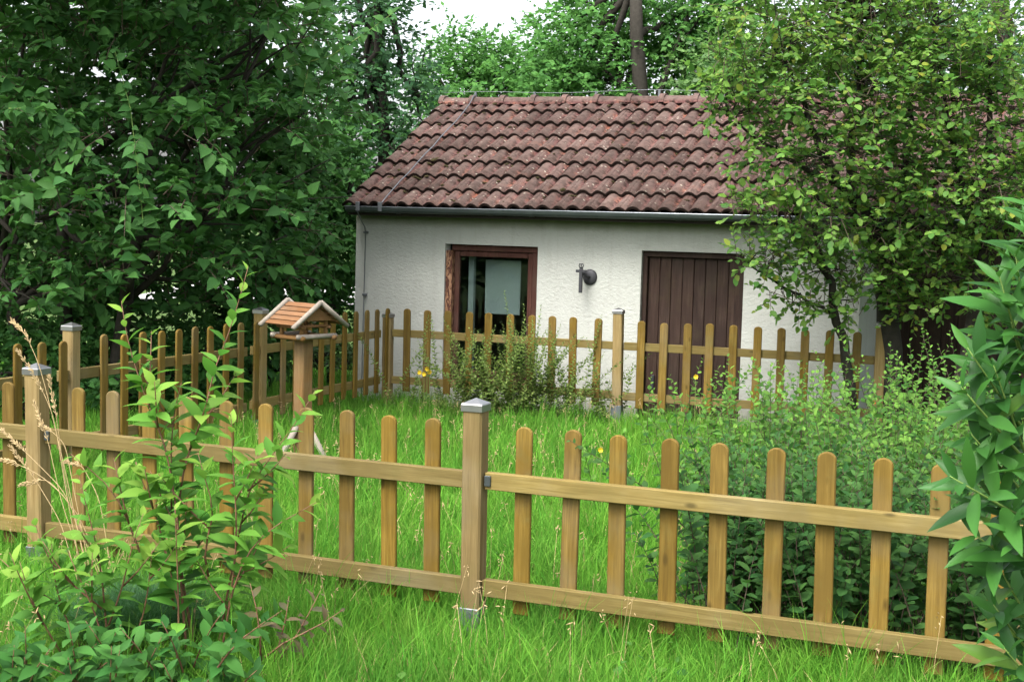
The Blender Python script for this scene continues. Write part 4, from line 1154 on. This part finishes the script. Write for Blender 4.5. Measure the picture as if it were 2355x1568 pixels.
# ---- fine-leaved arching bush at the back fence
def fine_bush():
    rng = np.random.default_rng(71); sh = []
    c = at(1180, 955, 13.2); c[2] = -.13
    for i in range(160):
        a = rng.uniform(0, 2 * math.pi); ln = rng.uniform(.35, 1.0)
        p0 = c + (rng.normal(0, .46), rng.normal(0, .10), rng.uniform(0, .25))
        tip_ = p0 + np.array([math.cos(a) * .75 * ln, math.sin(a) * .28 * ln, rng.uniform(.25, .98) * (1.1 - .35 * abs(math.cos(a)) * ln)])
        sh.append([p0, p0 + (tip_ - p0) * .5 + (0, 0, .10 * ln), tip_ + (0, 0, .03)])
    for x, y in ((1160, 670), (1205, 700), (1225, 735), (1245, 700), (1290, 745), (1190, 760), (1260, 760), (1225, 770), (1240, 800)):
        q = at(x, y, 13.0); sh.append([c + (rng.normal(0.05, .1), 0, 0), (c + q) / 2 + (.06, 0, .05), q])
    return shrub_from_shoots('arching_bush', 'fine leaved arching bush growing through the back fence under the window', 'bush', c, sh, 'oval', .044, .0135, M['l_coto'], None, M['twig'], None, 0, 72, .0013, 20, lite=True, droop=0, start=.05)
fine_bush()

# ------------------------------------------------------------------ grass
def blades(rng, X, Y, h, w, bend, segs=(0, .38, .72, 1.0)):
    n = len(X); Z = ground_z(X, Y) - .01
    az = rng.uniform(0, 2 * np.pi, n); fa = rng.uniform(0, 2 * np.pi, n)
    bd = np.stack([np.cos(az), np.sin(az), np.zeros(n)], 1); fd = np.stack([np.cos(fa), np.sin(fa), np.zeros(n)], 1)
    P0 = np.stack([X, Y, Z], 1); rows = []
    for t, wt in zip(segs, (1, .9, .6, 0)):
        c = P0 + bd * (h * bend * t * t)[:, None]; c[:, 2] += h * (t - .35 * bend * t * t)
        if wt > 0: rows += [c - fd * (w * wt / 2)[:, None], c + fd * (w * wt / 2)[:, None]]
        else: rows += [c]
    V = np.stack(rows, 1).reshape(-1, 3); o = (np.arange(n) * 7)[:, None]
    Q = np.concatenate([o + np.array([[0, 1, 3, 2]]), o + np.array([[2, 3, 5, 4]])]); T = o + np.array([[4, 5, 6, 6]])
    return V, Q, T[:, :3]

def join_grass(name, sets, mat):
    Vs, Fs, off = [], [], 0
    for V, Q, T in sets:
        Vs.append(V); Fs.append((Q + off, T + off)); off += len(V)
    V = np.concatenate(Vs).astype(np.float32); Q = np.concatenate([f[0] for f in Fs]); T = np.concatenate([f[1] for f in Fs])
    me = bpy.data.meshes.new(name)
    me.vertices.add(len(V)); me.vertices.foreach_set('co', V.ravel())
    nl = len(Q) * 4 + len(T) * 3
    me.loops.add(nl); me.loops.foreach_set('vertex_index', np.concatenate([Q.ravel(), T.ravel()]).astype(np.int32))
    me.polygons.add(len(Q) + len(T))
    me.polygons.foreach_set('loop_start', np.concatenate([np.arange(len(Q)) * 4, len(Q) * 4 + np.arange(len(T)) * 3]).astype(np.int32))
    me.update(calc_edges=True); me.materials.append(mat)
    return link(name, me)

def field(rng, n, x0, x1, y0, y1, hm, hv, w, patch=1.0):
    X = rng.uniform(x0, x1, n); Y = rng.uniform(y0, y1, n)
    q = project(np.stack([X, Y, ground_z(X, Y)], 1))
    ok = (q[:, 0] > -150) & (q[:, 0] < PW + 150)
    ok &= (((X - 1.75) / 1.05) ** 2 + ((Y - 6.25 + .35 * (X - 1.75)) / .72) ** 2 > 1) | (rng.random(n) < .06)   # bare soil under the thicket
    X, Y = X[ok], Y[ok]
    # tufted: height varies over the ground
    tuft = .5 + .25 * np.sin(X * 5.1 + 1.3 * np.sin(Y * 3.7)) + .25 * np.sin(Y * 6.3 + 1.7 * np.sin(X * 4.1))
    h = hm * (1 - hv + 2 * hv * rng.random(len(X))) * (.75 + .5 * tuft * patch)
    bend = rng.uniform(.1, .75, len(X)) ** 1.2 * 1.1
    return blades(rng, X, Y, h, w * rng.uniform(.7, 1.3, len(X)), bend)

def build_grass():
    rng = np.random.default_rng(81)
    sets = [field(rng, 60000, -3.0, 3.0, 4.7, 6.6, .19, .5, .005),
            field(rng, 60000, -3.4, 3.6, 6.4, 9.5, .24, .4, .0065),
            field(rng, 75000, -3.8, 4.6, 9.3, 14.6, .28, .45, .0085),
            field(rng, 16000, -8, -1.0, 9.5, 20, .26, .5, .012),
            field(rng, 2600, -2.5, 2.5, 5.0, 6.3, .32, .35, .0045)]
    # taller tufts at the feet of the fences
    for (ox, oy, a, L, hs) in ((-1.24, 14.0, -.3413, 5.0, 1), (-.14, 6.12, -.3873, 2.6, .72), (-.14, 6.12, math.pi - .3873, 3.2, .72), (-1.3, 13.9, math.pi + 1.18, 6, 1)):
        n = 3500; t = rng.uniform(0, L, n); X = ox + t * math.cos(a) + rng.normal(0, .10, n); Y = oy + t * math.sin(a) + rng.normal(0, .10, n)
        sets.append(blades(rng, X, Y, rng.uniform(.16, .40, n) * hs, np.full(n, .0065), rng.uniform(.1, .7, n)))
    dead = [field(rng, 5000, -3.0, 3.0, 4.7, 9.0, .16, .6, .0045), field(rng, 4000, -3.8, 4.6, 9.0, 14.0, .18, .6, .007)]
    dg = join_grass('dry_grass_blades', dead, M['straw']); dg['kind'] = 'stuff'; dg['label'] = 'dry straw coloured blades among the lawn grass'
    g = join_grass('grass', sets, M['grass']); g['kind'] = 'stuff'; g['label'] = 'long bright green lawn grass'
    nW = 2600; X = rng.uniform(-2.6, 2.4, nW); Y = rng.uniform(5.0, 12, nW); cl = np.sin(X * 3.1 + 2 * np.sin(Y * 1.7)) + np.sin(Y * 2.9) > .3
    X, Y = X[cl], Y[cl]; nW = len(X); a = rng.uniform(0, 6.28, nW)
    dv = np.stack([np.cos(a), np.sin(a), rng.uniform(.1, .9, nW)], 1); pv = np.stack([X, Y, ground_z(X, Y) + rng.uniform(.03, .17, nW)], 1)
    V_, F_ = replicate(leaf_lite('oval'), pv, frames(dv, np.array([0, -.2, 1.0]) + rng.normal(0, .3, (nW, 3))), rng.uniform(.025, .06, nW))
    wd = mesh_obj('lawn_weeds', V_, F_, M['l_shrub']); wd['kind'] = 'stuff'; wd['label'] = 'small broad weed leaves among the lawn grass'
    # darker fine sedge mound among the saplings
    n = 5200; c = at(320, 1420, 5.75)
    r = np.abs(rng.normal(0, .10, n)); a = rng.uniform(0, 2 * np.pi, n)
    V = blades(rng, c[0] + r * np.cos(a) * 1.3, c[1] + r * np.sin(a), rng.uniform(.22, .46, n), np.full(n, .0035), rng.uniform(.3, 1.2, n))
    s = join_grass('sedge_tuft', [V], M['sedge']); tag(s, 'dark green fine bladed grass tuft among the saplings', 'grass tuft')
    # pale seed heads scattered through the lawn
    mb = MB()
    for i in range(420):
        x, y = rng.uniform(-2.6, 2.2), rng.uniform(5.2, 13)
        z = float(ground_z(x, y)); h = rng.uniform(.26, .42); tip_ = np.array([x + rng.normal(0, .06), y + rng.normal(0, .05), z + h])
        mb.tube([(x, y, z + .05), (x * .6 + tip_[0] * .4, y * .6 + tip_[1] * .4, z + h * .6), tip_], [.0012, .0010, .0008], 3, False)
        for e in range(5):
            p = tip_ + rng.normal(0, .010, 3) - (0, 0, e * .012); d = rng.normal(0, .006, 3)
            mb.tube([p - d, p, p + d], [.0005, .0028, .0005], 4, False)
    o = mb.obj('grass_seed_heads', M['straw'], fix=False); o['kind'] = 'stuff'; o['label'] = 'pale seed heads standing in the lawn grass'
build_grass()

# ---- dry grass stalks leaning by the left capped post
def dry_stalks():
    rng = np.random.default_rng(91)
    b = at(215, 1400, 5.9); b[2] = float(ground_z(b[0], b[1]))
    root = empty('dry_grass', b); tag(root, 'dry straw coloured grass stalks leaning over the left capped post', 'grass stalks')
    paths = [[(205, 1340), (150, 1080), (95, 850), (60, 770), (25, 735)], [(190, 1330), (150, 1120), (125, 960), (90, 880), (38, 800)], [(200, 1330), (140, 1150), (110, 1010), (75, 920)],
             [(230, 1330), (150, 1130), (60, 1040), (0, 985)], [(240, 1340), (160, 1150), (90, 1090), (25, 1060), (-20, 1055)], [(200, 1300), (150, 1110), (130, 960), (112, 860)],
             [(250, 1350), (180, 1180), (110, 1100), (45, 1115)], [(210, 1330), (165, 1100), (150, 1020), (112, 985), (95, 980)], [(260, 1340), (230, 1150), (190, 1070), (150, 1060)], [(180, 1340), (140, 1200), (80, 1100), (20, 1020)]]
    for pts in paths:
        w = np.array(pxs(pts, 5.9, .15)); t0 = np.linspace(0, 1, len(w)); tt = np.linspace(0, 1, 24)
        c = np.stack([np.interp(tt, t0, w[:, k]) for k in range(3)], 1)
        for _ in range(3): c[1:-1] = (c[:-2] + 2 * c[1:-1] + c[2:]) / 4
        st = MB().tube(c - b, np.linspace(.0022, .0009, 24), 5).obj('stalk', M['straw'], root, smooth=True, fix=False)
        mb = MB(); T = norm(np.gradient(c, axis=0))
        for e in range(60):
            s = rng.uniform(.72, 1.0); i = min(23, int(s * 23)); p = c[i] + T[i] * rng.uniform(-.01, .01)
            sd = rand_unit(rng, 1)[0]; d = norm(T[i] * 1.0 + sd * .55); p = p + sd * .004
            L = rng.uniform(.012, .022)
            mb.tube([p - b, p + d * L * .5 - b, p + d * L - b], [.0006, .0024, .0004], 4, False)
        mb.obj('seed_head', M['straw'], st, fix=False)
dry_stalks()

# ---- little flowers
def flower(name, label, p, mat, r=.018, group=None, n=7):
    g = float(ground_z(p[0], p[1])); base = np.array([p[0], p[1], min(g, p[2] - .05)])
    root = empty(name, base); tag(root, label, 'flower', group)
    MB().tube([(0, 0, 0), (.005, 0, (p[2] - base[2]) * .6), tuple(p - base)], .002, 5).obj('stem', M['greentwig'], root, fix=False)
    m = MB(); c = p - base
    for k in range(n):
        a = 2 * math.pi * k / n; d = np.array([math.cos(a), -.5 + .2 * math.sin(a), math.sin(a)]); s = np.array([-math.sin(a), 0, math.cos(a)])
        m.add([tuple(c), tuple(c + d * r * .6 + s * r * .35), tuple(c + d * r), tuple(c + d * r * .6 - s * r * .35)], [(0, 1, 2, 3)])
    m.obj('petals', mat, root, fix=False)
    return root
FL = 'yellow flowers by the arching bush'
for i, (x, y) in enumerate([(982, 848), (965, 856), (975, 860), (988, 855)]):
    flower('yellow_flower', ['topmost yellow flower of the cluster at the bush left edge', 'leftmost yellow flower of the cluster at the bush left edge', 'lowest yellow flower of the cluster at the bush left edge', 'rightmost yellow flower of the cluster at the bush left edge'][i], at(x, y, 13.0), M['yellow'], .024, FL)
flower('yellow_flower', 'yellow flower among shrub shoots before the plank door', at(1600, 866, 11.2), M['yellow'], .022)
flower('yellow_flower', 'single yellow flower in the lawn right of the centre post', at(1381, 1034, 8.6), M['yellow'], .018)
flower('orange_flower', 'tiny orange flower low on the last back fence post', at(2012, 924, 11.9), M['orange'], .018)
flower('orange_flower', 'orange flower behind the front fence at lower right', at(1965, 1415, 6.15), M['orange'], .024)

# ---- bird feeder
def feeder():
    p = at(695, 1010, 10.4); p[2] = float(ground_z(p[0], p[1]))
    phi = R(42)
    root = empty('bird_feeder', p, -phi)
    tag(root, 'wooden bird feeder house with slatted red brown roof on a post', 'bird feeder')
    apex = at(690, 695, 10.4)[2] - p[2]
    L, HW, rise = .36, .225, .155           # ridge along local x
    fl = apex - .255
    # roof slats
    th = math.atan2(rise, HW); sl = math.hypot(rise, HW); n = 5; wd = sl / n
    me = MB().box(-L / 2, L / 2, .002, wd - .006, 0, .012, .002).obj('roof_slat', M['feeder_slat']).data
    bpy.data.objects.remove(bpy.data.objects['roof_slat'])
    for sgn in (-1, 1):
        for k in range(n):
            d = k * wd
            y, z = sgn * d * math.cos(th), apex - .012 - d * math.sin(th)
            # slat runs along x, width down the slope; slight lap
            o = link('roof_slat', me, root, (0, y, z), (-th + .05, 0, 0) if sgn > 0 else (-th + .05, 0, math.pi))
    ends = {}
    for x in (-L / 2 - .012, L / 2 + .012):
        for sgn in (-1, 1):
            a = (x, sgn * .0, apex + .012); b_ = (x, sgn * (HW + .035), apex - rise - .018)
            MB().tube([a, tuple((np.array(a) + b_) / 2), b_], .019, 8).obj('rim_log', M['birch'], root, smooth=True, fix=False)
    # gable boards, corner posts, floor, railings
    for x in (-L / 2 + .03, L / 2 - .03):
        MB().add([(x - .005, -HW * .75, apex - rise * .82), (x - .005, HW * .75, apex - rise * .82), (x - .005, 0, apex - .03), (x + .005, -HW * .75, apex - rise * .82), (x + .005, HW * .75, apex - rise * .82), (x + .005, 0, apex - .03)],
                 [(0, 1, 2), (5, 4, 3), (0, 3, 4, 1), (1, 4, 5, 2), (2, 5, 3, 0)]).obj('gable_board', M['feeder_wood'], root)
    PX, PY = .115, .115
    cp = None
    for sx in (-1, 1):
        for sy in (-1, 1):
            V, F = tube([(0, 0, fl), (0, 0, apex - rise * .55)], .016, 8)
            MB().add(V, F).obj('corner_post', M['feeder_pole'], root, (sx * PX, sy * PY, 0), smooth=False)
    MB().box(-.15, .15, -.15, .15, fl - .012, fl + .004, .002).obj('floor', M['feeder_wood'], root)
    for s in (-1, 1):
        MB().tube([(-.185, s * .15, fl), (.185, s * .15, fl)], .018, 8).obj('floor_log', M['feeder_wood'], root, smooth=True)
        MB().tube([(s * .15, -.185, fl + .012), (s * .15, .185, fl + .012)], .018, 8).obj('floor_log', M['birch'], root, smooth=True)
        MB().tube([(-.16, s * .122, fl + .075), (.16, s * .122, fl + .075)], .011, 7).obj('rail', M['feeder_wood'], root, smooth=True)
        MB().tube([(s * .122, -.16, fl + .085), (s * .122, .16, fl + .085)], .011, 7).obj('rail', M['feeder_wood'], root, smooth=True)
    MB().box(-.055, .055, -.05, .05, -.05, fl - .014, .008).obj('pole', M['feeder_pole'], root)
    for a in (.4, 2.5, 4.6):
        c, s = math.cos(a), math.sin(a)
        MB().tube([(c * .05, s * .05, .40), (c * .28, s * .28, .02)], .024, 8).obj('leg', M['birch'], root, smooth=True)
feeder()
